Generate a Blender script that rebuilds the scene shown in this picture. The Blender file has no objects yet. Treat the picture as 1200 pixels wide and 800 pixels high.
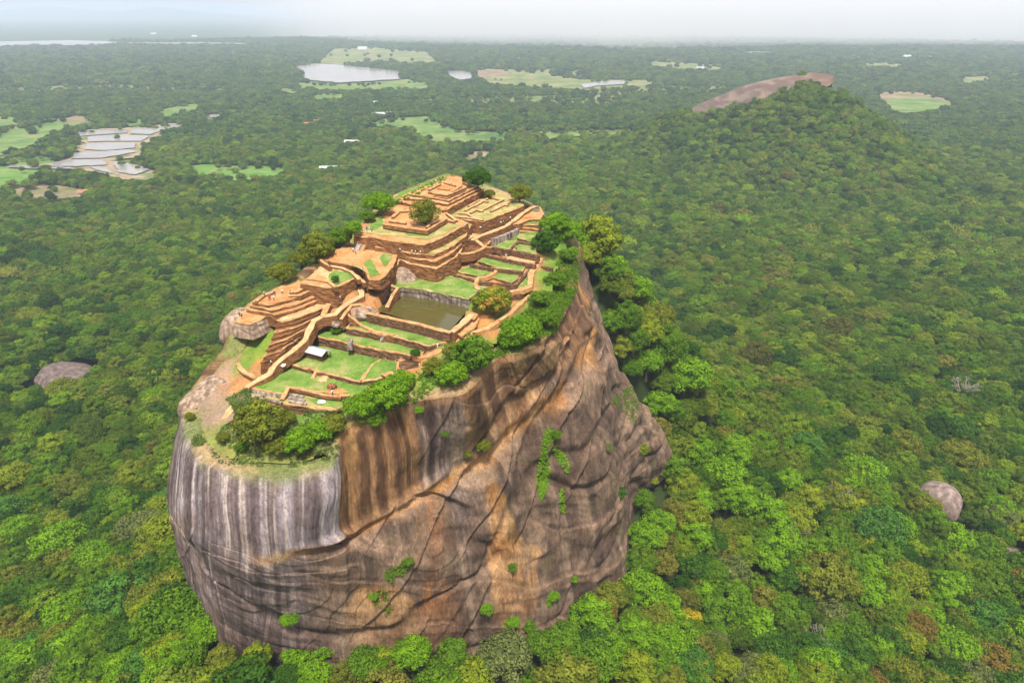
import bpy, bmesh, math, random
import numpy as np
from mathutils import Vector
from mathutils.geometry import tessellate_polygon

R = math.radians
random.seed(7)
rng = np.random.default_rng(11)
S = bpy.context.scene
COL = S.collection

# ------------------------------------------------------------------ camera, sky, sun, exposure
H = 265.0
PITCH = R(25.9)
FPX = 800.0                                  # focal length in pixels of a 1200 px wide picture
cam_d = bpy.data.cameras.new('camera')
cam = bpy.data.objects.new('camera', cam_d)
COL.objects.link(cam)
cam.location = (0, 0, H)
cam.rotation_euler = (math.pi/2 - PITCH, 0, 0)
cam_d.sensor_width = 36
cam_d.lens = 36*FPX/1200
cam_d.clip_start = 1
cam_d.clip_end = 120000
S.camera = cam

SUN_EL, SUN_AZ = R(65), R(176)               # azimuth from +Y towards +X : sun high, from the left
W = bpy.data.worlds.new('World'); S.world = W
W.use_nodes = True
wn, wl = W.node_tree.nodes, W.node_tree.links
wn.clear()
w_out = wn.new('ShaderNodeOutputWorld')
w_bg = wn.new('ShaderNodeBackground')
sky = wn.new('ShaderNodeTexSky'); sky.sky_type = 'NISHITA'; sky.sun_disc = False
sky.sun_elevation = SUN_EL; sky.sun_rotation = SUN_AZ; sky.dust_density = 3.0; sky.altitude = 200
w_tc = wn.new('ShaderNodeTexCoord')
w_n = wn.new('ShaderNodeTexNoise'); w_n.inputs['Scale'].default_value = 2.2; w_n.inputs['Detail'].default_value = 6
w_map = wn.new('ShaderNodeMapping'); w_map.inputs['Scale'].default_value = (1, 1, 5)
w_r = wn.new('ShaderNodeMapRange'); w_r.inputs[1].default_value = .3; w_r.inputs[2].default_value = .75
w_r.inputs[3].default_value = .90; w_r.inputs[4].default_value = 1.0
w_mix = wn.new('ShaderNodeMixRGB'); w_mix.inputs[2].default_value = (9.6, 9.2, 10.0, 1)   # overcast cloud deck
wl.new(w_tc.outputs['Generated'], w_map.inputs[0]); wl.new(w_map.outputs[0], w_n.inputs['Vector'])
wl.new(w_n.outputs['Fac'], w_r.inputs[0]); wl.new(w_r.outputs[0], w_mix.inputs[0])
wl.new(sky.outputs[0], w_mix.inputs[1]); wl.new(w_mix.outputs[0], w_bg.inputs[0])
w_bg.inputs[1].default_value = 0.047
wl.new(w_bg.outputs[0], w_out.inputs[0])

sun_d = bpy.data.lights.new('sun', 'SUN'); sun_d.energy = 4.2; sun_d.angle = R(10); sun_d.color = (1, .94, .84)
sun = bpy.data.objects.new('sun', sun_d); COL.objects.link(sun)
sd = Vector((math.cos(SUN_EL)*math.sin(SUN_AZ), math.cos(SUN_EL)*math.cos(SUN_AZ), math.sin(SUN_EL)))
sun.rotation_euler = sd.to_track_quat('Z', 'Y').to_euler()
sun.location = (0, 0, 600)
S.view_settings.view_transform = 'Standard'
S.view_settings.look = 'None'
S.view_settings.exposure = 0.84
HAZE = 0.95e-4; HTOP = 460.0; MIST = 10e-4
S.view_settings.gamma = 1
S.view_settings.use_curve_mapping = False
cy = S.cycles
cy.max_bounces = 5; cy.diffuse_bounces = 3; cy.glossy_bounces = 2; cy.transmission_bounces = 2
cy.volume_bounces = 1; cy.transparent_max_bounces = 6
cy.use_denoising = True
cy.use_adaptive_sampling = True
cy.caustics_reflective = False; cy.caustics_refractive = False

# ------------------------------------------------------------------ from the photograph's pixels to the place
CP, SP = math.cos(PITCH), math.sin(PITCH)
def ray(px, py):
    xn = (px-600)/FPX; yn = (400-py)/FPX
    return Vector((xn, CP + yn*SP, -SP + yn*CP))
def P(px, py, z):                            # the point of the picture that stands at height z
    d = ray(px, py)
    t = (z-H)/d.z
    return Vector((d.x*t, d.y*t, z))
def PY(px, py, Y):                           # ... that stands Y metres ahead
    d = ray(px, py)
    t = Y/d.y
    return Vector((d.x*t, Y, H + d.z*t))
def project(x, y, z):
    zc = y*CP - (z-H)*SP
    up = y*SP + (z-H)*CP
    return 600 + FPX*x/zc, 400 - FPX*up/zc, zc

# ------------------------------------------------------------------ noise
_perm = rng.permutation(512)
_perm = np.concatenate([_perm, _perm, _perm])
_val = rng.random(2048)
def _h(i, j, k): return _val[_perm[(_perm[(_perm[i & 511] + j) & 511] + k) & 511]]
def noise3(x, y, z):
    x, y, z = np.broadcast_arrays(np.asarray(x, float), np.asarray(y, float), np.asarray(z, float))
    i, j, k = np.floor(x).astype(int), np.floor(y).astype(int), np.floor(z).astype(int)
    u, v, w = x-i, y-j, z-k
    u, v, w = u*u*(3-2*u), v*v*(3-2*v), w*w*(3-2*w)
    r = 0
    for a in (0, 1):
        for b in (0, 1):
            for c in (0, 1):
                r = r + _h(i+a, j+b, k+c)*(u if a else 1-u)*(v if b else 1-v)*(w if c else 1-w)
    return r*2-1
def fbm(x, y, z=0.0, o=4):
    r = 0; a = 1; s = 0
    for q in range(o):
        r = r + a*noise3(np.asarray(x)*2**q + 7.3*q, np.asarray(y)*2**q, np.asarray(z)*2**q + 3.1*q); s += a; a *= .5
    return r/s
def smooth(a, b, x):
    t = np.clip((np.asarray(x, float)-a)/(b-a), 0, 1); return t*t*(3-2*t)
def mix(a, b, t):
    t = np.asarray(t)[..., None]; return np.asarray(a)*(1-t) + np.asarray(b)*t

# ------------------------------------------------------------------ objects, tags
def new_obj(name, me, parent=None, mats=()):
    o = bpy.data.objects.new(name, me); COL.objects.link(o)
    if parent: o.parent = parent
    if me is not None:
        for m in mats: me.materials.append(m)
    return o
def tag(o, label=None, cat=None, group=None, kind=None):
    if label: o['label'] = label
    if cat: o['category'] = cat
    if group: o['group'] = group
    if kind: o['kind'] = kind
    return o
def thing(name, loc, label, cat, group=None, rz=0):
    o = bpy.data.objects.new(name, None); COL.objects.link(o)
    o.location = loc; o.rotation_euler = (0, 0, rz); o.empty_display_size = .5
    return tag(o, label, cat, group)
def mesh_np(name, V, F, smooth_=False, mat_idx=None, col=None):
    """V (n,3), F list of tuples or (m,k) array"""
    me = bpy.data.meshes.new(name)
    V = np.asarray(V, np.float32)
    if isinstance(F, np.ndarray):
        m, k = F.shape
        me.vertices.add(len(V)); me.vertices.foreach_set('co', V.ravel())
        me.loops.add(m*k); me.loops.foreach_set('vertex_index', F.ravel().astype(np.int32))
        me.polygons.add(m); me.polygons.foreach_set('loop_start', np.arange(0, m*k, k, dtype=np.int32))
        me.polygons.foreach_set('loop_total', np.full(m, k, np.int32))
        me.update(calc_edges=True)
    else:
        me.from_pydata([tuple(v) for v in V], [], F); me.update()
    if mat_idx is not None: me.polygons.foreach_set('material_index', np.asarray(mat_idx, np.int32))
    me.polygons.foreach_set('use_smooth', [smooth_]*len(me.polygons))
    if col is not None:
        ca = me.color_attributes.new('Col', 'FLOAT_COLOR', 'POINT')
        c4 = np.ones((len(V), 4), np.float32); c4[:, :3] = col
        ca.data.foreach_set('color', c4.ravel())
    me.validate(); me.update()
    return me
def grid_faces(nu, nv, wrap=False):
    i = np.arange(nu if wrap else nu-1)[:, None]; j = np.arange(nv-1)[None, :]
    i2 = (i+1) % nu
    a = i*nv + j; b = i2*nv + j; c = i2*nv + j+1; d = i*nv + j+1
    return np.stack([a, b, c, d], -1).reshape(-1, 4)

# ------------------------------------------------------------------ materials
class Mat:
    def __init__(s, name, rough=.85, spec=.2):
        s.m = bpy.data.materials.new(name); s.m.use_nodes = True
        s.n, s.l = s.m.node_tree.nodes, s.m.node_tree.links
        s.b = s.n['Principled BSDF']; s.b.inputs['Roughness'].default_value = rough
        s.b.inputs['Specular IOR Level'].default_value = spec
        s.out = s.n['Material Output']
    def add(s, t, **kw):
        x = s.n.new(t)
        for k, v in kw.items(): setattr(x, k, v)
        return x
    def link(s, a, b): s.l.new(a, b)
    def coords(s, scale=(1, 1, 1)):
        g = s.add('ShaderNodeNewGeometry'); m = s.add('ShaderNodeMapping'); m.inputs['Scale'].default_value = scale
        s.link(g.outputs['Position'], m.inputs[0]); return m.outputs[0]
    def noise(s, vec, scale, detail=5, rough=.55, dist=0):
        x = s.add('ShaderNodeTexNoise'); x.inputs['Scale'].default_value = scale; x.inputs['Detail'].default_value = detail
        x.inputs['Roughness'].default_value = rough; x.inputs['Distortion'].default_value = dist
        if vec is not None: s.link(vec, x.inputs['Vector'])
        return x.outputs['Fac']
    def ramp(s, fac, stops):
        x = s.add('ShaderNodeValToRGB'); cr = x.color_ramp
        while len(cr.elements) < len(stops): cr.elements.new(.5)
        for e, (p, c) in zip(cr.elements, stops): e.position = p; e.color = (*c, 1)
        s.link(fac, x.inputs[0]); return x.outputs[0]
    def mixc(s, fac, a, b, mode='MIX'):
        x = s.add('ShaderNodeMixRGB', blend_type=mode)
        for i, v in ((0, fac), (1, a), (2, b)):
            if hasattr(v, 'links'): s.link(v, x.inputs[i])
            else: x.inputs[i].default_value = v if i == 0 else (*v, 1)
        return x.outputs[0]
    def color(s, o):
        if hasattr(o, 'links'): s.link(o, s.b.inputs['Base Color'])
        else: s.b.inputs['Base Color'].default_value = (*o, 1)
        return s
    def bump(s, fac, strength=.4, dist=.3):
        x = s.add('ShaderNodeBump'); x.inputs['Strength'].default_value = strength; x.inputs['Distance'].default_value = dist
        s.link(fac, x.inputs['Height']); s.link(x.outputs[0], s.b.inputs['Normal']); return s

def noisy(name, stops, scale, vscale=(1, 1, 1), rough=.9, bump=.4, dist=.3, detail=6, fine=None, courses=None):
    m = Mat(name, rough)
    v = m.coords(vscale); f = m.noise(v, scale, detail)
    c = m.ramp(f, stops)
    if fine:
        f2 = m.noise(m.coords(), fine, 4); g = m.ramp(f2, [(.3, (.72, .72, .72)), (.7, (1.2, 1.2, 1.2))])
        c = m.mixc(1.0, c, g, 'MULTIPLY')
    if courses:
        wv = m.add('ShaderNodeTexWave', wave_type='BANDS', bands_direction='Z'); wv.inputs['Scale'].default_value = courses; wv.inputs['Distortion'].default_value = 2.5; wv.inputs['Detail'].default_value = 4; wv.inputs['Detail Scale'].default_value = .6
        m.link(m.coords(), wv.inputs['Vector'])
        c = m.mixc(1.0, c, m.ramp(wv.outputs['Fac'], [(.1, (.70, .67, .64)), (.45, (1, 1, 1)), (.9, (1.12, 1.1, 1.06))]), 'MULTIPLY')
    m.color(c)
    if bump: m.bump(f, bump, dist)
    return m.m

M = {}
M['brick'] = noisy('red_brick', [(.30, (.085, .038, .016)), (.45, (.16, .074, .029)), (.58, (.24, .108, .040)), (.75, (.34, .19, .088))], .55, (1, 1, 4.5), fine=1.4, bump=.7, courses=.62)
M['brick_dark'] = noisy('weathered_dark_brick', [(.3, (.05, .03, .02)), (.5, (.12, .062, .032)), (.7, (.26, .15, .08))], .7, (1, 1, 3), fine=1.6, bump=.7, courses=.7)
M['coping'] = noisy('bright_brick_top', [(.3, (.30, .155, .065)), (.5, (.45, .245, .105)), (.7, (.55, .335, .165))], .5, fine=1.8)
M['dirt'] = noisy('orange_earth', [(.3, (.32, .145, .048)), (.48, (.42, .205, .075)), (.62, (.48, .27, .12)), (.78, (.24, .17, .055))], .16, fine=1.1)
M['sand'] = noisy('pale_sand', [(.3, (.42, .235, .10)), (.6, (.54, .35, .18))], .3, fine=1.5)
M['lawn'] = noisy('mown_grass', [(.25, (.060, .125, .018)), (.40, (.098, .185, .026)), (.52, (.145, .225, .04)), (.61, (.22, .245, .075)), (.70, (.34, .25, .115))], .17, fine=1.6, bump=.2)
M['dry_lawn'] = noisy('dry_grass', [(.3, (.16, .19, .045)), (.5, (.30, .26, .09)), (.68, (.46, .34, .17))], .22, fine=1.5, bump=.2)
M['grey_stone'] = noisy('grey_streaked_stone', [(.3, (.06, .045, .045)), (.48, (.20, .155, .13)), (.6, (.34, .28, .23)), (.75, (.55, .45, .34))], .9, (1, 1, .25), fine=1.2)
M['pale_rock'] = noisy('pale_streaked_rock', [(.3, (.10, .065, .045)), (.46, (.22, .155, .11)), (.62, (.36, .27, .20)), (.75, (.48, .38, .29))], .7, (1, 1, .16), fine=1.0)
M['bark'] = noisy('bark', [(.3, (.10, .075, .05)), (.7, (.24, .19, .14))], 1.5, (1, 1, .3))
M['white_bark'] = noisy('white_bark', [(.3, (.24, .21, .16)), (.7, (.42, .39, .32))], 1.5, (1, 1, .3))
M['iron'] = noisy('grey_metal_sheet', [(.35, (.36, .37, .41)), (.7, (.50, .50, .54))], .8, (4, 4, 4), rough=.5)
M['wood'] = noisy('dark_timber', [(.3, (.07, .04, .025)), (.7, (.14, .09, .06))], 2)
M['white'] = noisy('white_cloth', [(.3, (.66, .66, .64)), (.7, (.8, .8, .78))], 3)
# ------------------------------------------------------------------ the great rock : columns of points down the cliff
# each column: rim, mid, ledge, lower, base, as (pixel x, pixel y, metres ahead); the rear ones as world points
def w(*a): return ('w',) + a
cols = [
 [(213,478,163),(204,535,165),(199,585,166),(212,650,170),(243,742,166)],
 [(214,505,152),(207,556,149),(204,610,148),(220,655,154),(244,745,153)],
 [(232,540,143),(228,575,139),(226,622,136),(236,662,140),(255,748,143)],
 [(262,553,139),(260,590,134),(262,635,131.5),(268,680,135),(276,762,139)],
 [(305,558,138),(304,600,132),(306,648,129.5),(310,700,134),(312,785,138)],
 [(350,556,139),(350,595,134),(350,640,132.5),(356,690,136),(360,800,138)],
 [(388,545,141),(390,585,138),(387,630,138),(392,680,138),(400,805,139)],
 [(400,508,147),(408,560,146),(410,618,146),(420,670,142),(430,808,140)],
 [(430,490,150),(440,545,150),(445,600,150),(455,660,145),(465,800,142)],
 [(470,474,155),(485,520,156),(488,572,158),(500,650,151),(515,800,147)],
 [(515,466,156),(522,510,158),(522,550,162),(545,640,157),(565,800,152)],
 [(548,458,158),(556,495,163),(560,528,168),(590,630,163),(612,792,158)],
 [(583,420,174),(592,460,178),(605,482,182),(632,610,173),(650,770,165)],
 [(612,412,178),(628,440,183),(636,455,187),(668,590,180),(680,735,174)],
 [(640,396,184),(652,418,190),(660,432,194),(697,570,187),(705,712,184)],
 [(657,364,204),(668,388,207),(675,402,208),(718,555,199),(731,694,196)],
 [(664,334,225),(680,362,224),(686,378,222),(722,545,212),(735,640,212)],
 [(670,309,246),(686,350,240),(695,392,238),(742,520,232),(748,600,232)],
 [(675,297,257),(690,350,254),(712,420,252),(768,515,246),(771,590,246)],
 [(680,288,266),(690,335,266),(722,425,266),(779,528,262),(778,585,262)],
]
NK = 6
def colw(c):
    pts = [PY(*p) for p in c]
    return pts + [pts[-1] + Vector((0, 0, -40))]
CW = [colw(c) for c in cols]
# rear side (world): rim from right to back to left, flaring to its foot
def rear(px, py, z, nx, ny, out, foot):
    p = P(px, py, z)
    return [p, p+Vector((nx*out*.15, ny*out*.15, -25)), p+Vector((nx*out*.35, ny*out*.35, -50)),
            p+Vector((nx*out*.6, ny*out*.6, -80)), Vector((p.x+nx*out, p.y+ny*out, foot)), Vector((p.x+nx*out, p.y+ny*out, foot-40))]
CW += [
 rear(668,272,183, .8,.6, 22, 105), rear(645,254,187, .6,.8, 25, 112), rear(618,236,190.3, .4,.9, 28, 105),
 rear(575,218,193, .2,1, 35, 90), rear(545,208,195.5, 0,1, 45, 45), rear(522,205,196.5, -.3,1, 40, 50),
 rear(490,216,195, -.7,.7, 35, 55), rear(455,232,193, -.9,.5, 30, 60), rear(425,258,190.5, -1,.3, 25, 65),
 rear(385,292,188, -1,.2, 20, 70), rear(345,322,185.5, -1,.1, 16, 74), rear(305,345,184, -1,0, 14, 78),
 rear(280,366,181.5, -1,0, 10, 80), rear(267,392,177, -1,-.1, 8, 84), rear(258,412,173, -1,-.2, 8, 86),
 rear(238,436,170, -1,-.1, 8, 88), rear(222,460,167, -1,-.1, 6, 88),
]
CW = np.array([[tuple(p) for p in c] for c in CW])           # (ncol, 6, 3)
NC = len(CW); NF = len(cols)
def catmull(pts, n, wrap):                                   # along axis 0
    K = len(pts); t = np.linspace(0, K if wrap else K-1, n, endpoint=not wrap)
    i = np.floor(t).astype(int)
    if not wrap: i = np.clip(i, 0, K-2)
    f = (t-i).reshape((-1,)+(1,)*(pts.ndim-1))
    g = (lambda q: pts[q % K]) if wrap else (lambda q: pts[np.clip(q, 0, K-1)])
    p0, p1, p2, p3 = g(i-1), g(i), g(i+1), g(i+2)
    return .5*((2*p1) + (p2-p0)*f + (2*p0-5*p1+4*p2-p3)*f**2 + (3*p1-p0-3*p2+p3)*f**3), t
NU, NV = 2100, 560
A, tu = catmull(CW, NU, True)
G, tv = catmull(np.swapaxes(A, 0, 1), NV, False)
G = np.swapaxes(G, 0, 1)                                      # (NU, NV, 3)
TU = tu[:, None]*np.ones((1, NV)); TV = tv[None, :]*np.ones((NU, 1))   # column units, row units
rim_poly = A[:, 0, :2].copy(); rim_z = A[:, 0, 2].copy()
base_poly = A[:, 4, :2].copy(); base_z = A[:, 4, 2].copy()
def normals(G):
    du = np.roll(G, -1, 0) - np.roll(G, 1, 0); dv = np.gradient(G, axis=1)
    n = np.cross(du, dv); n /= np.linalg.norm(n, axis=2, keepdims=True)+1e-9
    return n
Nn = normals(G)
cen = G.mean((0, 1))
if ((Nn*(G-cen)).sum(2)).mean() < 0: Nn = -Nn
# arc length along the rim, metres, as the streak coordinate
seg = np.linalg.norm(np.diff(np.vstack([A[:, 2], A[:1, 2]]), axis=0), axis=1); arc = np.concatenate([[0], np.cumsum(seg)[:-1]])
AR = arc[:, None]*np.ones((1, NV))
X, Y_, Z = G[..., 0], G[..., 1], G[..., 2]
wob = fbm(X*.03, Y_*.03, Z*.03, 3)
flute = fbm((AR+wob*5)*.16, Z*.012, 1.5, 4)                    # vertical runnels
flute2 = fbm((AR+wob*5)*.55, Z*.03, 9.5, 3)
lumps = fbm(X*.035, Y_*.035, Z*.03, 5)
dg = (X*.45 + Z*.9 + wob*8)                                   # dipping joints of the lower face
joint = fbm(dg*.11, (X-Z)*.018, 4.2, 4)
jl = np.abs(fbm(dg*.055+3, (X-Z)*.012, 8.2, 2))
crack = -smooth(.09, .0, jl)
j2 = np.abs(fbm((X*.8-Z*.55)*.05+9, (X+Z)*.012, 2.2, 2)); crack2 = -smooth(.07, 0, j2)
lower = smooth(1.9, 2.3, TV)*np.ones_like(X)
upper = 1-lower
right = smooth(8, 12, TU)*smooth(24, 19, TU)
blk = np.floor(fbm(X*.03+5, Y_*.03, Z*.04, 2)*5)/5             # blocky facets
saw_t = dg*.055 + .75*fbm(X*.02+3, Y_*.02, Z*.02, 3); saw = saw_t-np.floor(saw_t)
saw2_t = (X*.85-Z*.5)*.070 + .6*fbm(X*.02+9, Y_*.02, Z*.02, 3); saw2 = saw2_t-np.floor(saw2_t)
lip1 = smooth(.10, .0, saw)+smooth(.97, 1, saw); lip2 = smooth(.10, 0, saw2)+smooth(.97, 1, saw2)
msk1 = smooth(-.15, .15, fbm(X*.03, Y_*.03, Z*.03+9, 3)); msk2 = 1-msk1
mfr = .22+.78*smooth(4.5, 8, TU); msk1 = msk1*mfr; msk2 = msk2*mfr
disp = (lumps*2.4*(.55+.45*smooth(4.5, 8, TU)) + (saw*msk1*1.0+saw2*msk2*1.1)*np.clip(lower+right*.7, 0, 1) + flute*(1.1*upper*(1-.55*smooth(7, 5.5, TU))+.5*lower) + flute2*.35*upper
        + lower*(joint*1.5 + crack*1.6) + right*(crack2*1.3 + joint*.8) + lower*blk*1.4)
def band0(u0, u1, s=.6): return smooth(u0-s, u0+s, TU)*smooth(u1+s, u1-s, TU)
ridge = np.exp(-((TV-2.04)/.09)**2)                            # overhang brow above the diagonal ledge
brow = .06+.94*band0(5.2, 17)+.2*band0(-.5, 1.2)
disp += brow*ridge*(1.0+fbm(AR*.08, 3.3, 0, 3)*2.0) - brow*np.exp(-((TV-2.22)/.10)**2)*1.6*(1+fbm(AR*.1, 1, 0, 3))
edgefade = smooth(0, .25, TV)
disp *= .25+.75*edgefade
disp *= 1-.85*band0(16.5, 24)*smooth(.9, .1, TV)
disp += fbm(X*.25, Y_*.25, Z*.12, 3)*.35
G2 = G + Nn*disp[..., None]
# round the rim inwards : extra rows
cx, cyy = rim_poly.mean(0)
rim_in = []
for k, (ins, up) in enumerate([(7, 1.0), (4.5, .9), (2.2, .6), (.8, .25)]):
    q = G2[:, 0].copy(); nrm = Nn[:, 0].copy(); nrm[:, 2] = 0; nrm /= np.linalg.norm(nrm, axis=1, keepdims=True)+1e-9
    q -= nrm*ins; q[:, 2] += up - (2.5 if k == 0 else 0); rim_in.append(q)
GG = np.concatenate([np.stack(rim_in, 1), G2], 1)
# ---- rock colour : mineral stains, lichen and seepage that belong to the stone
def band(u0, u1, s=.5): return smooth(u0-s, u0+s, TU)*smooth(u1+s, u1-s, TU)
uw = TU + wob*.25 + fbm(AR*.05, Z*.03, 7, 3)*.35
def bandw(u0, u1, s=.35): return smooth(u0-s, u0+s, uw)*smooth(u1+s, u1-s, uw)
n1 = fbm((AR+wob*3)*.35, Z*.010, 21, 4); n2 = fbm((AR+wob*3)*.9, Z*.02, 33, 3); n3 = fbm(X*.12, Y_*.12, Z*.12, 5)
n4 = fbm((AR+wob*4)*.14, Z*.012, 44, 3)
grey = mix((.16, .125, .12), (.37, .33, .335), smooth(-.35, .35, n1+.35*n2+.5*n3))
grey = mix(grey, (.50, .43, .35), smooth(.2, .45, n2+.5*n4)*.6)
grey = mix(grey, (.06, .045, .048), smooth(.16, .34, -n4-.3*n1)*.85)
brown = mix((.15, .088, .052), (.38, .25, .145), smooth(-.3, .3, n1+.3*n3))
brown = mix(brown, (.50, .32, .14), smooth(.15, .45, n2+.5*n4)*.75)
brown = mix(brown, (.075, .05, .045), smooth(.22, .42, -n4)*.6)
purple = mix((.115, .088, .072), (.27, .215, .172), smooth(-.35, .35, n3+.5*joint+.3*n1))
purple = mix(purple, (.055, .045, .042), smooth(.12, .4, -n4-.25*n1)*.6)
purple = mix(purple, (.33, .285, .25), smooth(.2, .45, n1+.3*n2)*.45)
purple = mix(purple, (.42, .32, .26), smooth(.25, .5, joint+.4*fbm(dg*.5, (X-Z)*.05, 6, 3))*.6)
tan = mix((.24, .15, .095), (.46, .33, .21), smooth(-.3, .3, n1+.3*n2))
col = purple.copy()
up_m = smooth(2.05, 1.95, TV+fbm(AR*.06, 8, 0, 3)*.12)
up_m = np.maximum(up_m, band(-3, 4.9, .8)*smooth(4.0, 2.0, TV+n1*1.5+n4*.9))
front = bandw(-1.5, 6.4)
colU = brown.copy()
colU = mix(colU, tan, bandw(10.6, 14.5)*smooth(-.25, .2, n4+.2)*.7)
colU = mix(colU, grey*.95, bandw(9.2, 10.7, .15))
colU = mix(colU, mix((.5,.33,.15),(.30,.19,.10),smooth(-.2,.3,n1)), bandw(6.9, 7.5, .15)*smooth(1.0, .5, TV))
fine_s = fbm((AR+wob*2)*2.1, Z*.05, 70, 3)
grey = grey*(1+.45*fine_s[..., None]+.35*n3[..., None])
grey = mix(grey, (.30, .225, .165), smooth(.08, .38, fbm(X*.07, Y_*.07, Z*.05+12, 4))*.6)
grey = mix(grey, (.085, .062, .058), smooth(.12, .34, fbm((AR+wob*3)*.7, Z*.02, 91, 3))*.75)
brown = brown*(1+.35*fine_s[..., None])
colU = mix(colU, grey, front)
colU = mix(colU, mix(grey, (.40, .36, .37), np.full_like(X, .6)), bandw(5.75, 6.45, .12))
colU = mix(colU, mix(purple, grey, np.full_like(X, .35)), bandw(17.2, 22))
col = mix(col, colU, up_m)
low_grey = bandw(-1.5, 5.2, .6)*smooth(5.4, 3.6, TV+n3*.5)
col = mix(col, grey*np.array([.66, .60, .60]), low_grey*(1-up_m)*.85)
# white-black seep below column 10-11
col = mix(col, grey, bandw(9.9, 10.5, .2)*smooth(3.6, 2.4, TV)*(1-up_m)*.85)
# ochre along the ledge and in fresh scars
och = mix((.44, .24, .085), (.62, .42, .22), smooth(-.3, .3, n3+.4*n2))
ledge = np.exp(-((TV-2.17+.10*n4)/.105)**2)*smooth(-.42, .0, fbm(AR*.045, TV*1.3, 5, 3)+.08)*band(3.9, 16.8, .4)
ledge += np.exp(-((TV-2.25)/.12)**2)*band(-.2, 1.6, .3)*smooth(-.2, .1, n3)
scar = smooth(.16, .30, fbm(X*.05+11, Y_*.05, Z*.028, 4))*band(6.3, 12.5, .7)*smooth(1.5, 2.0, TV)*smooth(3.9, 3.1, TV)
col = mix(col, och, np.clip(ledge*1.15+scar*.8, 0, .95))
orange = smooth(.0, .35, fbm((AR)*.10+5, Z*.03, 61, 4))*band(6.8, 9.4, .6)*smooth(2.1, 2.4, TV)*smooth(3.9, 3.2, TV)
col = mix(col, (.36, .17, .055), orange*.85)
top_tan = smooth(.35, .05, TV+n3*.12)*band(6.6, 20, .5)
col = mix(col, (.42, .27, .14), top_tan*.6)
# lichen green tint, small
lich = smooth(.25, .5, fbm(X*.08, Y_*.08, Z*.08+30, 5))*(.35+.65*right)
col = mix(col, (.13, .14, .055), lich*.45)
lowm = np.clip(lower+right*.7, 0, 1)
crackm = np.clip(-(crack*lower+crack2*right)*.6 + (lip1*msk1+lip2*msk2)*lowm*.8, 0, 1)
col = mix(col, (.055, .036, .028), crackm*.5)
col = mix(col, (.40, .30, .23), (smooth(.75, .95, saw)*msk1+smooth(.8, .95, saw2)*msk2)*lowm*.28)
col = col*(1+.30*fbm(X*.35, Y_*.35, Z*.28, 4)[..., None])
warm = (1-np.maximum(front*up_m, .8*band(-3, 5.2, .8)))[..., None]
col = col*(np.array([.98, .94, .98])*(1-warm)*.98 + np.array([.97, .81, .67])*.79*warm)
# thin grass mats that cling to the brow of the front edge
mat_g = smooth(.45, -.05, TV + n3*.35)*band(-3.5, 6.6, .3)*smooth(-.35, .1, fbm(X*.09, Y_*.09, 3, 4)+.15)
gcol = mix((.13, .15, .05), (.34, .27, .15), smooth(-.2, .3, n3))
col = mix(col, gcol, mat_g*.85)
ringc = np.repeat(col[:, :1], 4, axis=1)
rp = rim_in[1]
gn = fbm(rp[:, 0]*.08, rp[:, 1]*.08, 4, 4)
uu = tu
gm = smooth(-.3, .25, gn+.25)
ringc = mix(ringc, mix((.16, .20, .05), (.36, .26, .13), smooth(-.1, .3, gn)[:, None]*np.ones((1, 4))), (gm[:, None]*np.array([1, 1, .9, .6])[None]))
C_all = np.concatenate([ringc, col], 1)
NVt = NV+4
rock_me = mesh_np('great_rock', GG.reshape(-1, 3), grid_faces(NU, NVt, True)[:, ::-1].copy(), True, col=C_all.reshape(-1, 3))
m = Mat('weathered_gneiss', .8, .25)
at = m.add('ShaderNodeAttribute', attribute_name='Col')
fn = m.noise(m.coords((1, 1, .30)), .8, 10, .72)
fc = m.ramp(fn, [(.28, (.42, .40, .38)), (.5, (1, 1, 1)), (.72, (1.65, 1.62, 1.58))])
vo = m.add('ShaderNodeTexVoronoi', feature='DISTANCE_TO_EDGE'); vo.inputs['Scale'].default_value = .16
wp_ = m.add('ShaderNodeTexNoise'); wp_.inputs['Scale'].default_value = .12; wp_.inputs['Detail'].default_value = 5
mx_ = m.add('ShaderNodeVectorMath', operation='MULTIPLY_ADD'); m.link(wp_.outputs['Color'], mx_.inputs[0]); mx_.inputs[1].default_value = (9, 9, 9); m.link(m.coords((1, 1, .55)), mx_.inputs[2]); m.link(m.coords(), wp_.inputs['Vector'])
m.link(mx_.outputs[0], vo.inputs['Vector'])
ck = m.ramp(vo.outputs['Distance'], [(0, (.72, .70, .68)), (.03, (1, 1, 1))])
fs = m.noise(m.coords((2.6, 2.6, .10)), 1.0, 6, .7)
st = m.ramp(fs, [(.32, (.62, .60, .58)), (.5, (1, 1, 1)), (.7, (1.3, 1.28, 1.25))])
cc_ = m.mixc(1, m.mixc(.8, at.outputs['Color'], fc, 'MULTIPLY'), st, 'MULTIPLY')
m.color(m.mixc(.8, cc_, ck, 'MULTIPLY')); m.bump(fn, 1.0, .8)
M['rock'] = m.m
rock = new_obj('great_rock', rock_me, None, [M['rock']])
tag(rock, kind='structure')

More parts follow.
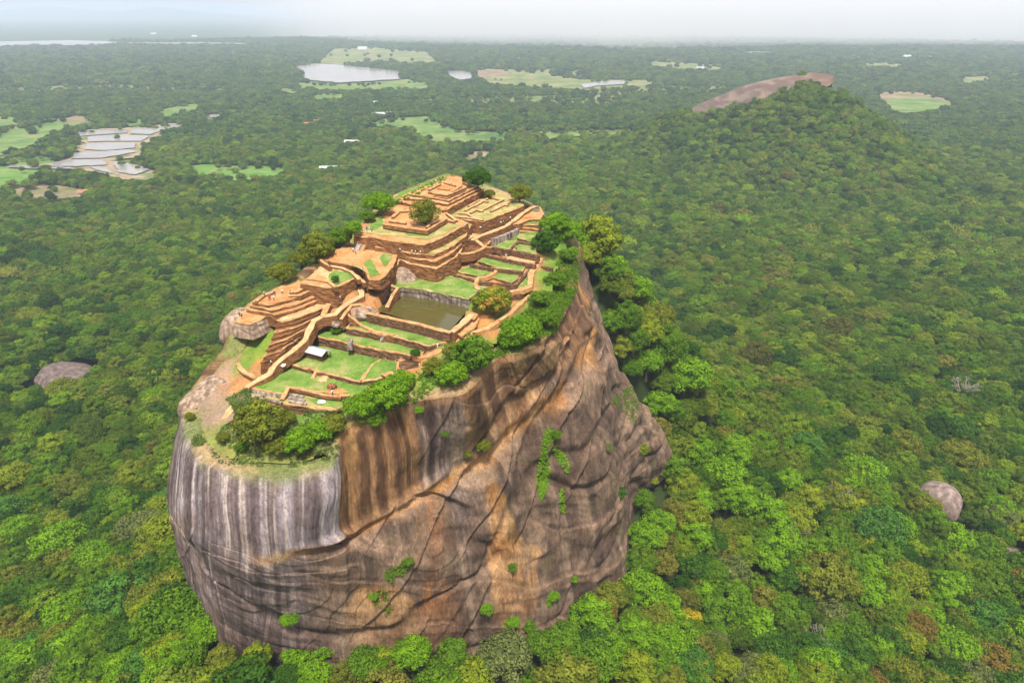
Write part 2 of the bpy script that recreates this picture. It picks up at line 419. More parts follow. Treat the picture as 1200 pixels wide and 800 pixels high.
# ------------------------------------------------------------------ terrain height
def seg_dist(px, py, poly):
    """distance to closed polygon and inside flag, vectorised over points"""
    d = np.full(px.shape, 1e9); ins = np.zeros(px.shape, bool)
    n = len(poly)
    for i in range(n):
        x1, y1 = poly[i]; x2, y2 = poly[(i+1) % n]
        dx, dy = x2-x1, y2-y1; L = dx*dx+dy*dy+1e-12
        t = np.clip(((px-x1)*dx+(py-y1)*dy)/L, 0, 1)
        d = np.minimum(d, np.hypot(px-x1-t*dx, py-y1-t*dy))
        if dy != 0:
            c = ((y1 > py) != (y2 > py)) & (px < (x2-x1)*(py-y1)/dy+x1)
            ins ^= c
    return d, ins
bsel = np.linspace(0, NU, 70, endpoint=False).astype(int)
bpoly = base_poly[bsel]; bz = base_z[bsel]
HX, HY = 546.0, 1350.0
def hill_h(x, y):
    dx, dy = x-HX, y-HY
    rx = np.where(dx > 0, 240, 262); ry = np.where(dy < 0, 360, 380)
    r = np.sqrt((dx/rx)**2+(dy/ry)**2)
    h = 143*np.clip(1-np.sqrt(r*r+.003)+.055, 0, 1)**1.12
    # shoulder towards the left rear
    tx, ty = 366-HX, 1452-HY; L2 = tx*tx+ty*ty
    t = np.clip((dx*tx+dy*ty)/L2, 0, 1.0)
    dd = np.hypot(dx-t*tx, dy-t*ty); hr = 133-60*t
    h2 = hr*np.exp(-(dd/(75+30*t))**2)*1.0
    # low skirt
    r3 = np.sqrt((dx/560)**2+((dy+150)/640)**2)
    h3 = 9*np.exp(-(r3*2.1)**2)
    out = np.maximum(h + h3*smooth(0, .5, r), h2) - 2.0
    return out + fbm(x*.012, y*.012, 2, 4)*9*smooth(10, 60, out)*smooth(165, 120, out)
def terr(x, y):
    x = np.asarray(x, float); y = np.asarray(y, float)
    d, ins = seg_dist(x, y, bpoly)
    wsum = 0; zs = 0
    for i in range(0, len(bpoly), 3):
        ww = 1/((x-bpoly[i, 0])**2+(y-bpoly[i, 1])**2+100)**1.5; wsum = wsum+ww; zs = zs+ww*bz[i]
    zb = zs/wsum - 1 + 8*smooth(178, 150, y)*smooth(-95, -50, x) - 8*smooth(165, 200, y)*smooth(20, 60, x)*smooth(300, 250, y)
    far = smooth(900, 400, np.hypot(x, y-200))
    plain = 3 + far*(fbm(x*.006, y*.006, 1, 4)*10+6)
    f = .45*np.exp(-np.maximum(d-4, 0)/55)+.55*np.exp(-np.maximum(d, 0)/150)
    f = np.where(ins, 1, f)
    z = plain + (zb-plain)*f
    z = z + fbm(x*.02, y*.02, 5, 3)*3*smooth(700, 300, np.hypot(x, y-150))
    z = np.where(ins, np.minimum(z, zb-3), z)
    z = z + 62*np.exp(-((x-52)/68)**2-((y-330)/75)**2)
    return np.where(np.hypot(x, y) > 1400, 0*z, z*smooth(1400, 1000, np.hypot(x, y)))
def ground_z(x, y):
    return np.maximum(terr(x, y), hill_h(np.asarray(x, float), np.asarray(y, float)))

# ground: one sheet to the horizon, finer near the rock
def axis(lim, fine_lim, step, far_n):
    f = np.arange(-fine_lim, fine_lim+.1, step)
    g = fine_lim*(lim/fine_lim)**(np.arange(1, far_n+1)/far_n)
    return np.concatenate([-g[::-1], f, g])
gx = axis(60000, 640, 8, 26); gy = axis(60000, 640, 8, 26)+200
XX, YY = np.meshgrid(gx, gy, indexing='ij')
ZZ = terr(XX, YY)
ZZ = np.where(np.hypot(XX, YY) > 1400, 0, ZZ)
gm_ = mesh_np('ground', np.stack([XX, YY, ZZ], -1).reshape(-1, 3), grid_faces(len(gx), len(gy)), True)
m = Mat('forest_floor', .95, .1)
v = m.coords()
c1 = m.ramp(m.noise(v, .02, 6), [(.3, (.018, .030, .009)), (.6, (.035, .050, .014)), (.8, (.06, .055, .022))])
c2 = m.ramp(m.noise(v, .0045, 8, .6), [(.32, (.030, .060, .020)), (.5, (.050, .085, .028)), (.68, (.075, .115, .040))])
c3 = m.ramp(m.noise(v, .008, 6, .6), [(.35, (.06, .11, .028)), (.5, (.12, .17, .045)), (.62, (.20, .19, .09)), (.7, (.10, .17, .035))])
vd = m.add('ShaderNodeVectorMath', operation='LENGTH'); m.link(v, vd.inputs[0])
mr = m.add('ShaderNodeMapRange'); mr.inputs[1].default_value = 3500; mr.inputs[2].default_value = 6000; m.link(vd.outputs['Value'], mr.inputs[0])
mq = m.add('ShaderNodeMapRange'); mq.inputs[1].default_value = 1300; mq.inputs[2].default_value = 1700; m.link(vd.outputs['Value'], mq.inputs[0])
mr.inputs[1].default_value = 6500; mr.inputs[2].default_value = 8500
m.color(m.mixc(mr.outputs[0], m.mixc(mq.outputs[0], c1, c3), c2))
M['floor'] = m.m
ground = new_obj('ground', gm_, None, [M['floor']]); tag(ground, kind='structure')
# the wooded hill
hx = np.linspace(HX-620, HX+620, 160); hy = np.linspace(HY-760, HY+760, 190)
A1, A2 = np.meshgrid(hx, hy, indexing='ij'); A3 = hill_h(A1, A2)
edge = np.maximum(np.abs(A1-HX)/620, np.abs(A2-HY)/760)
A3 = A3 - smooth(.8, 1, edge)*30
hill = new_obj('hill', mesh_np('hill', np.stack([A1, A2, A3], -1).reshape(-1, 3), grid_faces(160, 190), True), None, [M['floor']])
tag(hill, kind='structure')
# ------------------------------------------------------------------ summit : soil sheet between the terraces
CTRL = [
 (300,540,162,'o'),(250,538,161,'o'),(350,540,161.5,'o'),(380,528,163,'o'),(228,520,163,'o'),(300,512,165.5,'o'),(262,505,166,'o'),
 (340,492,168.5,'g'),(390,492,168.5,'g'),(300,482,169.5,'o'),(275,485,168,'r'),(255,485,167.5,'r'),(290,470,169.5,'r'),(380,480,170,'g'),(240,492,165.5,'r'),(245,466,168.3,'r'),
 (230,475,166.5,'r'),(225,500,164.5,'o'),(290,497,167.5,'o'),(310,470,170.2,'g'),(258,452,169.5,'r'),(262,436,171,'r'),(285,428,172.5,'g'),(294,412,174,'g'),(272,420,172.2,'r'),(304,428,173.3,'d'),
 (285,445,171.3,'d'),(318,400,176,'g'),(310,410,175,'g'),(320,388,178,'g'),(345,400,177,'d'),(356,392,178.5,'d'),
 (450,460,170.5,'g'),(420,470,170,'g'),(430,480,169.5,'d'),(470,447,172.8,'d'),(480,432,174.8,'d'),(500,442,174,'g'),(540,440,175,'g'),
 (560,420,176,'g'),(520,425,176,'g'),(560,400,177.5,'g'),(590,398,178,'g'),(620,384,178.5,'g'),(640,365,179.5,'g'),(600,372,179.5,'g'),
 (650,332,181.5,'g'),(655,312,182,'g'),(642,320,182.3,'g'),(628,350,180.3,'g'),(575,388,179.2,'d'),(548,395,178.8,'d'),(520,402,178.3,'g'),
 (505,412,176.8,'d'),(562,372,180.3,'d'),(590,352,181,'d'),(570,345,181,'g'),
 (540,337,181.2,'g'),(580,336,181,'d'),(604,326,181.8,'d'),(615,335,181.5,'d'),(562,316,182,'d'),(600,312,183,'d'),(625,312,183,'d'),(592,299,184,'d'),
 (628,292,184.5,'d'),(625,274,186,'g'),(600,283,185,'g'),(642,292,184.5,'g'),(652,272,185.5,'g'),(640,256,186.8,'g'),(630,248,188,'d'),(618,242,189.3,'d'),
 (520,343,182.2,'g'),(495,340,182.3,'g'),(600,236,190.8,'g'),(570,222,192.6,'g'),
 (430,260,191.3,'g'),(455,240,193.6,'g'),(475,224,195.5,'g'),(500,213,196.5,'g'),(415,284,188.6,'g'),(396,290,188.3,'g'),(370,308,186.3,'g'),
 (440,345,182.5,'d'),(450,338,183,'r'),(462,322,185.3,'r'),(470,309,187,'r'),(434,354,182.2,'d'),(456,345,181.4,'r'),(430,338,184.8,'d'),(444,325,186,'d'),(410,340,185,'d'),(480,325,184.5,'r'),(414,370,181.5,'r'),(402,374,181.2,'r'),(418,362,182.6,'r'),
 (392,378,180.2,'d'),(365,398,176.3,'g'),(530,404,177.5,'g'),(556,352,182,'g'),
]
cp = np.array([tuple(P(a, b, c)) for a, b, c, _ in CTRL]); cc = [c for *_, c in CTRL]
CLS = {'d': (.33, .17, .07), 'g': (.11, .19, .03), 'o': (.17, .19, .05), 'r': (.25, .175, .125)}
ccol = np.array([CLS[c] for c in cc])
rs = np.linspace(0, NU, 110, endpoint=False).astype(int)
ctrl_xy = np.vstack([cp[:, :2], rim_poly[rs]]); ctrl_z = np.concatenate([cp[:, 2], rim_z[rs]+.4])
def rimcls(i):
    u = tu[i]
    return CLS['o'] if u < 7.2 else CLS['g']
ctrl_c = np.vstack([ccol, [rimcls(i) for i in rs]])
def idw(x, y, p, vals, k=3.2):
    out = 0; ws = 0
    for (a, b), v in zip(p, vals):
        ww = 1/((x-a)**2+(y-b)**2+.6)**(k/2); ws = ws+ww
        out = out + (ww[..., None]*v if np.ndim(v) else ww*v)
    return out/(ws[..., None] if np.ndim(vals[0]) else ws)
def cap_z(x, y): return float(idw(np.array([x]), np.array([y]), ctrl_xy, ctrl_z)[0])

PRISMS = []   # filled with (xy polygon, z) so the soil sheet ducks below every terrace
def jitter_poly(pts, step=1.6, amp=.16, seed=0):
    r = random.Random(seed); out = []
    n = len(pts)
    for i in range(n):
        a, b = pts[i], pts[(i+1) % n]; L = (b-a).length; k = max(1, int(L/step))
        for j in range(k):
            q = a.lerp(b, j/k)
            s = amp if j else amp*.5
            out.append(Vector((q.x+r.uniform(-s, s), q.y+r.uniform(-s, s), 0)))
    return out
def area(p): return sum(p[i].x*p[(i+1) % len(p)].y - p[(i+1) % len(p)].x*p[i].y for i in range(len(p)))/2
def terrace(pxs, z, depth, label, top='lawn', wall='brick', cop='coping', foot=None, name='terrace', cat='terrace', lip=.5, batter=.10, tops=None, world=False, group='stepped ruins of the summit'):
    zp = z if foot is None else foot
    pts = pxs if world else [P(a, b, zp) for a, b in pxs]
    pts = [Vector((p.x, p.y, 0)) for p in pts]
    if area(pts) < 0: pts.reverse()
    PRISMS.append((np.array([(p.x, p.y) for p in pts]), z))
    ring = jitter_poly(pts, seed=len(PRISMS))
    n = len(ring)
    nrm = []
    for i in range(n):
        t = (ring[(i+1) % n]-ring[i-1]); t = Vector((t.y, -t.x, 0)).normalized(); nrm.append(t)
    c0 = sum((Vector(p) for p in ring), Vector())/n
    root = thing(name, (c0.x, c0.y, z-depth), label, cat, group)
    off = root.location
    V = []; F = []; MI = []
    lev = [(-lip, -.02), (0, 0), (.12, -.1), (0.12, -.38), (0, -.42)]
    k = max(2, int(depth/.9))
    for q in range(1, k+1):
        dz = -.42-(depth-.42)*q/k
        lev += [(batter*(-dz), dz)]
    rr = random.Random(len(PRISMS)*3)
    for li, (o, dz) in enumerate(lev):
        for i in range(n):
            p = ring[i] + nrm[i]*(o + (rr.uniform(-.2, .2) if li > 3 else rr.uniform(-.08, .08)))
            jz = (math.sin(i*1.7+len(PRISMS))*.09 + rr.uniform(-.16, .12)) if li < 5 else 0
            V.append((p.x-off.x, p.y-off.y, z+dz+jz-off.z))
    for li in range(len(lev)-1):
        for i in range(n):
            j = (i+1) % n
            F.append((li*n+i, (li+1)*n+i, (li+1)*n+j, li*n+j)); MI.append(1 if li < 3 else 0)
    o = new_obj('retaining_wall', mesh_np('retaining_wall', V, F, False, MI), root, [M[wall], M[cop]])
    inn = [Vector((ring[i].x-nrm[i].x*lip*.8-off.x, ring[i].y-nrm[i].y*lip*.8-off.y, z-.06-off.z)) for i in range(n)]
    tri = tessellate_polygon([inn])
    pn = {'lawn': 'lawn', 'dry_lawn': 'lawn'}.get(top, 'paving')
    new_obj(pn, mesh_np(pn, inn, [tuple(t) for t in tri]), root, [M[top]])
    return root
def flat(pxs, z, name, mat, kind='structure', label=None, cat=None, thick=.0):
    pts = [P(a, b, z) for a, b in pxs]
    pts = jitter_poly([Vector((p.x, p.y, 0)) for p in pts], 2.0, .35, seed=len(pxs)+int(z*7))
    pts = [Vector((p.x, p.y, z)) for p in pts]
    tri = tessellate_polygon([pts])
    o = new_obj(name, mesh_np(name, pts, [tuple(t) for t in tri]), None, [M[mat]])
    for p in o.data.polygons:
        pass
    if label: tag(o, label, cat)
    else: tag(o, kind=kind)
    return o
def ribbon(pts, width, depth, label=None, cat='wall', name='low_brick_wall', top='coping', wall='brick', structure=False, seed=1, group=None, z=None, lean=.06):
    """a wall or raised walk that follows (pixel x, pixel y, height of its top)"""
    if z is not None: pts = [(a, b, z) for a, b in pts]
    w_ = [P(*p) for p in pts]
    # resample
    out = []
    for a, b in zip(w_[:-1], w_[1:]):
        L = (b-a).length; k = max(1, int(L/1.3))
        for j in range(k): out.append(a.lerp(b, j/k))
    out.append(w_[-1]); r = random.Random(seed+len(out)*13)
    c0 = out[len(out)//2].copy(); c0.z -= depth
    V = []; F = []; MI = []
    for i, p in enumerate(out):
        t = (out[min(i+1, len(out)-1)]-out[max(i-1, 0)]); t.z = 0; t.normalize(); s = Vector((-t.y, t.x, 0))
        wd = width*(.40+r.uniform(-.09, .09)); jz = r.uniform(-.09, .09)
        for o_, dz in ((wd+.1+lean*depth, -depth), (wd, -.25), (wd+.05, -.22), (wd-.05, jz), (-wd+.05, jz), (-wd-.05, -.22), (-wd, -.25), (-wd-.1-lean*depth, -depth)):
            q = p+s*o_; V.append((q.x-c0.x, q.y-c0.y, q.z+dz-c0.z))
    m_ = 8
    for i in range(len(out)-1):
        for j in range(m_-1):
            F.append((i*m_+j, i*m_+j+1, (i+1)*m_+j+1, (i+1)*m_+j)); MI.append(1 if 1 <= j <= 5 else 0)
    F.append(tuple(range(m_))[::-1]); F.append(tuple((len(out)-1)*m_+j for j in range(m_))); MI += [0, 0]
    me = mesh_np(name, V, F, False, MI)
    bm = bmesh.new(); bm.from_mesh(me); bmesh.ops.recalc_face_normals(bm, faces=bm.faces); bm.to_mesh(me); bm.free()
    o = new_obj(name, me, None, [M[wall], M[top]]); o.location = c0
    if structure: tag(o, kind='structure')
    else: tag(o, label, cat, group)
    return o

# --- upper palace, from the top down
terrace([(500,224),(512,215),(525,207.5),(537,209),(545,215),(547,219),(524,228.5),(512,227)], 198.2, 4, 'small orange earth platform crowning the highest point of the ruins', 'dirt')
terrace([(483,228),(500,219),(512,213),(527,206.5),(540,208),(549,214),(557,219),(526,234.5),(513,232),(497,229.5)], 197.3, 4, 'brick edged tier directly under the crowning earth platform', 'dirt')
terrace([(473,231.5),(484,225),(505,216),(550,214),(563,220),(525,238.5),(518,238),(497,233)], 196.4, 4, 'narrow brick tier third from the top of the ruins', 'sand')
terrace([(462,235),(478,226),(505,218),(552,216),(567,222),(524,244.5),(517,246),(500,241),(480,238)], 195.3, 5, 'brick tier fourth from the top, just behind the lone olive tree', 'dirt')
terrace([(514,250),(530,243),(562,225.5),(571,222),(584,224),(600,233),(611,236.5),(614,240.5),(600,246.5),(565,259.5),(545,257),(530,254)], 192.4, 7, 'wide terrace of dry grass and ruined foundations right of the palace top', 'dry_lawn')
terrace([(449,262),(462,250),(478,242),(515,247),(524,255),(518,260),(500,269),(484,266),(470,265)], 195.1, 3, 'low brick enclosure around the lone olive tree', 'dirt')
terrace([(415,276),(424,262),(440,250),(462,238),(490,236),(518,246),(530,254),(549,261),(540,266),(520,277),(497,287),(475,284),(460,282),(440,278)], 194, 6.5, 'large palace terrace with orange rim below the lone olive tree', 'dirt')
flat([(425,272),(436,258),(450,252),(452,264),(470,268),(500,271.5),(524,261),(540,263),(520,275),(500,281),(470,277),(450,276)], 194.06, 'grass', 'dry_lawn')
flat([(428,268),(437,259),(448,254),(449,264),(440,270)], 194.12, 'grass', 'lawn')
flat([(470,270),(499,274),(512,270),(505,277),(480,276)], 194.12, 'grass', 'lawn')
terrace([(440,289),(460,291.5),(482,296.5),(508,298.5),(531,287.5),(546,276),(553,262),(500,270),(450,276)], 190.9, 5, 'grassy ledge running below the large palace terrace', 'dry_lawn')
terrace([(468,298),(482,301.5),(511,306),(531,295),(536,290),(548,276),(505,280),(470,290)], 189.4, 4, 'upper of two thin brick ledges over the pool cliff', 'dirt')
terrace([(466,303),(478,308.5),(511,314.8),(536,299.5),(539,292),(546,282),(562,274),(577,270),(592,264),(520,280),(470,294)], 187.5, 8, 'lower of two thin brick ledges with the tall brown wall beneath', 'sand', batter=.16)
terrace([(536,300),(548,298),(560,294),(568,289.5),(577,280),(600,263),(616,252),(598,256),(570,268),(552,276),(542,286)], 186, 6, 'brick bastion between the palace wall and the right hand lawns', 'brick', batter=.2)
terrace([(598,262),(612,249),(620,241),(634,243),(637,250),(634,256),(620,257),(608,262)], 188.8, 5, 'red earth terrace at the far right corner of the summit', 'dirt')
terrace([(606,263),(613,257.5),(620,254),(633,256),(634,263),(620,263.5)], 187.7, 3.5, 'small green lawn terrace at the far right corner', 'lawn')
ribbon([(606,266),(622,267),(640,270)], 1.2, 2.5, 'upper of two pale parallel walls at the far right corner', z=186.7, group='low brick walls of the lawn garden')
ribbon([(604,270),(622,271),(638,275)], 1.2, 2.5, 'lower of two pale parallel walls at the far right corner', z=186.1, group='low brick walls of the lawn garden')
ribbon([(577,279.5),(592,274.5),(607,267.5)], 2.0, 4.5, 'grey weathered stone wall behind the right hand lawns', 'wall', 'stone_wall', 'grey_stone', 'grey_stone', z=187.2)
ribbon([(553,281,188.1),(563,275.5,188.4),(578,270.5,188.8),(592,265,189.2),(604,256.5,189.6),(612,249.5,189.9),(622,243,190.1),(629,241,190)], 2.2, 4, name='path', top='sand', structure=True)
ribbon([(537,297,187.3),(540,285,188),(545,280,188.3),(554,276,188.5)], 2.2, 4, name='path', top='sand', structure=True)
ribbon([(539,297,187.2),(552,296,186.8),(563,292,186.5),(568,289,186.4),(557,280,188),(556,276,188.4)], 1.6, 3, name='path', top='coping', structure=True)
ribbon([(568,289,186.4),(577,289.5,185.8),(583,294,185)], 1.3, 3, name='path', top='coping', structure=True)
# foundations on the dry terrace
for k, (pp) in enumerate([[(545,246),(568,233)], [(551,249),(558,245),(566,247)], [(549,241),(562,233.5),(572,236)], [(556,241),(571,232)], [(562,247),(590,233)],
        [(575,247),(596,237)], [(580,244),(587,239),(596,240)], [(537,249),(548,250),(556,255)], [(570,229),(588,234)], [(584,240),(600,235)], [(535,253),(545,254),(566,257)]]):
    ribbon(pp, .9, 1.1, ['short', 'bent', 'angled', 'thin', 'long', 'pale', 'hooked', 'low', 'rear', 'right hand', 'front'][k]+' foundation wall on the dry grass terrace of the palace',
           name='foundation_wall', top='sand', z=193.1, seed=k, group='foundation walls on the dry grass terrace')
for k, (pp, zz) in enumerate([([(502,222),(516,215)], 199), ([(508,226),(524,228),(546,219)], 199), ([(520,213),(534,217)], 198.9), ([(530,224),(541,217)], 198.9), ([(513,220),(527,222)], 198.8)]):
    ribbon(pp, .8, 1.1, ['left edge', 'front edge', 'rear', 'right hand', 'middle'][k]+' foundation wall on the crowning earth platform', name='foundation_wall', top='coping', z=zz, seed=k+20, group='foundation walls on the crowning platform')
for k, (pp, zz) in enumerate([([(449,262),(470,265.5),(500,269.5),(523,255.5)], 196), ([(460,254),(468,247),(483,246)], 195.9), ([(456,258),(476,261)], 195.9), ([(500,266),(504,262),(514,258)], 195.9),
                              ([(516,250),(523,257),(533,259)], 195.0), ([(523,249),(535,258)], 194.9)]):
    ribbon(pp, 1.0, 1.5, ['front', 'rear', 'inner left', 'inner right', 'ladder shaped pale', 'pale slanting'][k]+' wall of the enclosure around the lone olive tree', name='low_brick_wall', top='coping' if k < 4 else 'sand', z=zz, seed=k+40, group='walls around the lone olive tree')
# --- left wing
terrace([(374,304),(386,297),(400,290),(410,286),(430,291),(452,296),(466,297),(461,311),(452,322),(445,327),(432,326),(426,312),(400,308)], 189.4, 3.5, 'orange earth terrace at the foot of the long stair', 'dirt')
flat([(427,307),(433,303.5),(437.5,306),(441,316),(446,321.5),(433,324)], 189.48, 'grass', 'lawn')
flat([(447,297),(460,298),(455,308),(451,312),(446,304)], 189.48, 'grass', 'lawn')
flat([(410,310),(424,312),(430,320),(424,316)], 189.48, 'grass', 'dry_lawn')
terrace([(352,331),(360,326),(374,313),(386,310.5),(400,312.5),(411,318),(420,323.5),(394,336.5),(372,334.5)], 188.2, 7, 'square ruin terrace of pale sand and grass above the brown steps', 'sand', batter=.14)
flat([(384,324),(392,316),(412,320),(417,323),(394,334),(386,331)], 188.27, 'grass', 'lawn')
flat([(356,330),(372,321),(384,326),(386,331),(372,333)], 188.25, 'earth', 'dirt')
terrace([(296,352.5),(318,341),(341,328.5),(354,329.5),(370,335),(362,341),(345,349),(314,357)], 185.6, 5, 'long orange earth terrace along the left edge of the summit', 'dirt')
terrace([(292,357),(300,354),(316,358.5),(346,350),(366,340),(374,340),(372,346),(346,356),(318,363)], 184.5, 4, 'narrow brown step directly below the long orange terrace', 'coping')
terrace([(288,361),(300,357),(318,362.5),(346,355),(372,344),(376,350),(346,362),(322,368)], 183.5, 4, 'second narrow brown step below the long orange terrace', 'dirt')
terrace([(275,376.5),(284,366),(293,360.5),(302,361),(317,367.5),(294,380)], 182.3, 4.5, 'flat orange earth platform on top of the pale bulging rock', 'dirt', 'pale_rock', batter=.3)
terrace([(324,375),(344,363.5),(376,352),(390,349.5),(399,352),(384,358.5),(350,371),(331,377)], 182.4, 5, 'long pale sand terrace halfway down the brown steps', 'sand', batter=.14)
stA = [P(a, b, 182.4) for a, b in [(326,376),(350,371),(384,358.5),(398,353)]]
stB = [P(a, b, 176.2) for a, b in [(302,433),(322,423),(347,402),(360,386)]]
lab = ['topmost', 'second', 'third', 'fourth', 'fifth', 'sixth', 'lowest']
for k in range(1, 8):
    f = k/8
    e0 = [a.lerp(b, max(0, f-.14)) for a, b in zip(stA, stB)]; e1 = [a.lerp(b, f) for a, b in zip(stA, stB)]
    terrace(e0+e1[::-1], 182.2-6.0*f, 3.5, lab[k-1]+' of the seven brown brick steps above the winding path', 'brick', cop='brick' if k % 2 else 'coping', world=True, lip=.25, group='brown brick steps above the winding path')
ribbon([(279,425,173),(281,430,173),(287,436,172.6),(294,439,172.6),(300,443,172.9)], 1.5, 3, name='path', top='coping', structure=True)
ribbon([(317,368,182.6),(324,374,181.4),(331,381,179.5),(335,387,178.6),(340,386,178.3)], 1.3, 3, name='path', top='coping', structure=True)
ribbon([(357,345,184.8),(352,353,183.8),(347,362,183)], 1.2, 3, name='path', top='coping', structure=True)
for k, (pp, zz) in enumerate([([(340,342),(352,338),(363,334)], 186.4), ([(341,338),(346,342),(356,337)], 186.4), ([(300,352),(310,345),(322,341)], 186.3), ([(338,346),(352,345),(366,338)], 186.2)]):
    ribbon(pp, 1.1, 1.4, ['straight', 'hooked', 'outer', 'front'][k]+' low wall on the long orange terrace at the left edge', top='coping', z=zz, seed=60+k, group='low walls on the long orange terrace')
for k, (pp, zz) in enumerate([([(375,304),(381,308),(387,312)], 189.9), ([(386,311),(400,313),(412,318),(421,327)], 189.0), ([(360,326),(384,329),(394,336)], 188.8), ([(418,322),(428,331)], 188.0)]):
    ribbon(pp, 1.1, 1.6, ['upper left', 'bright stepped', 'front left', 'lower right'][k]+' wall beside the square ruin terrace', top='coping' if k != 1 else 'sand', z=zz, seed=70+k, group='low walls around the square ruin terrace')
# the winding path on its wall
ribbon([(262,492,167),(268,482,168.3),(275,474,169.2),(284,462,170.7),(290,452,172.6),(300,446,173.3),(316,437,174),(320,428,175),(334,417,176.4),(346,408,177.4),(358,397,178.7),(361,388,180),
        (368,375,181),(378,370,181.6),(393,367.5,182),(399,361,182.6),(412,352,183.5),(424,346,184.2),(423,337,185.3),(432,331.5,185.8),(447,331,186),(455,325,186.4),(462,311,187.2),(467,301.5,188),(474,304,188),(480,308,187.6)],
       2.3, 3, name='path', top='sand', structure=True, lean=.12)
ribbon([(378,370,181.8),(384,357,182.8),(390,352,182.9)], 2.0, 4, name='path', top='coping', structure=True)
ribbon([(399,374,181.2),(404,367,182),(412,357,183),(422,356,183.2),(431,361,182.2)], 1.4, 3, name='path', top='coping', structure=True)
ribbon([(408,368,182.3),(416,374,180.6),(424,381,179),(440,388,178.7),(462,392,178.8)], 1.3, 2.5, name='path', top='coping', structure=True)
ribbon([(453,360,181.2),(460,345,182.3),(466,337,183.5),(455,332,184.5)], 1.3, 3, name='path', top='coping', structure=True)
# --- the pool
root = thing('rock_cut_pool', P(490, 365, 176), 'rectangular rock cut pool of murky green water below the palace wall', 'pool')
off = root.location
wp = [P(a, b, 179.5) for a, b in [(441,364),(450,355),(458,350),(472,344.5),(497,347),(552,359),(526,389)]]
pool_w = new_obj('water', mesh_np('water', [p-off for p in wp], [tuple(t) for t in tessellate_polygon([wp])]), root, [])
fl = [Vector((p.x, p.y, 176)) for p in wp]
new_obj('pool_floor', mesh_np('pool_floor', [p-off for p in fl], [tuple(t) for t in tessellate_polygon([fl])]), root, [M['brick_dark']])
m = Mat('pool_water', .06, .5); m.color((.075, .068, .018)); nz = m.noise(m.coords(), 1.5, 3); m.bump(nz, .03, .05)
pool_w.data.materials.append(m.m); M['pool_water'] = m.m
PRISMS.append((np.array([(p.x, p.y) for p in wp]), 177))
terrace([(459,351),(472,347),(497,350),(549,361.5),(562,352),(556,343),(530,334),(500,330),(476,325),(463,334)], 182.9, 7, 'grey rock wall with a grass top standing behind the pool', 'lawn', 'grey_stone', 'dry_lawn', foot=179.5, batter=-.02, name='rock_terrace', cat='rock ledge')
ribbon([(431,366),(444,369),(462,373),(490,379),(510,384.5),(529,389)], 1.7, 4.5, 'long dark brick parapet between the pool and the lawns in front', 'wall', 'parapet_wall', z=181.5, wall='brick_dark')
ribbon([(529,389),(541,379),(553,368)], 2.6, 4.5, 'bright sandy wall along the right side of the pool', 'wall', 'parapet_wall', 'sand', z=181.5)
terrace([(533,389),(545,377),(556,369),(562,374),(556,383),(541,394)], 180.2, 4, 'small orange earth corner beside the pool', 'dirt')
terrace([(545,371),(553,365),(560,368),(556,374)], 181.2, 4, 'tiny brick block at the right corner of the pool', 'dirt')
# --- lawns in front of the pool
terrace([(405,383.5),(412,378),(432,371),(470,370),(541,393),(524,400),(503,405),(462,394)], 178.5, 5, 'long lawn terrace directly in front of the pool parapet', 'lawn', 'brick_dark')
terrace([(370,388),(378,385),(405,384),(460,390),(504,404),(497,412),(493,417.5),(440,408.5),(372,394)], 176.3, 6, 'second lawn terrace below the pool, with a small grey stair', 'lawn', 'brick_dark')
terrace([(330,424),(345,410),(368,396),(445,404),(450,420),(438,426),(422,446.5),(385,438)], 173.5, 5, 'lawn terrace that carries the metal roofed shelter', 'lawn', 'brick_dark', group='stepped ruins of the summit')
terrace([(424,446),(434,428),(447,419.5),(466,423),(467,436),(455,440),(440,444)], 173.6, 5, 'small square lawn right of the shelter lawn', 'lawn', 'brick_dark')
terrace([(292,453),(326,426),(352,428),(420,446),(434,450),(424,464),(400,463),(352,455),(340,453),(333,461.5),(300,456)], 172.2, 4, 'broad sunlit lawn in front of the shelter lawn', 'lawn', 'brick_dark')
terrace([(289,459),(300,455),(333,461),(340,453),(402,463),(412,470),(396,480),(370,478),(345,474),(292,470)], 170.9, 4, 'lowest lawn strip on the front edge with pale stone rows', 'dry_lawn', 'brick_dark')
flat([(360,466),(402,466),(408,470),(394,477),(372,474)], 170.96, 'grass', 'lawn')
terrace([(466,424),(480,418),(493,421),(492,430),(474,434),(466,431)], 174.6, 4, 'small ruined brick chamber at the right end of the lawns', 'brick_dark')
ribbon([(449,440),(457,436),(465,438)], 2.2, 3, 'short broken brick wall beside the small square lawn', z=174.2)
ribbon([(411,396.5),(409,403.5)], 1.4, 2, None, 'stair', 'stone_stair', 'grey_stone', 'grey_stone', z=177.4)['label'] = 'small pale grey stair between two lawn terraces'
ribbon([(449,393,178),(447,399,176.8)], 1.2, 1.5, 'narrow grey stair on the second lawn', 'stair', 'stone_stair', 'grey_stone', 'grey_stone')
ribbon([(371,432,173.6),(366,443,172.5)], 1.2, 1.5, 'narrow tan stair below the shelter lawn', 'stair', 'stone_stair', 'coping', 'coping')
ribbon([(338,453,173),(330,468,171.3)], 1.3, 2.5, 'slanting tan wall closing the left end of the lowest lawn', z=None)
ribbon([(296,456),(333,463)], 1.0, 1.6, 'upper pale stone row on the lowest lawn', 'wall', 'stone_row', 'grey_stone', 'grey_stone', z=171.8, group='pale stone rows on the lowest lawn')
ribbon([(293,463),(330,471)], 1.0, 1.6, 'front brick row along the lowest lawn', 'wall', 'stone_row', 'grey_stone', 'brick_dark', z=171.5, group='pale stone rows on the lowest lawn')
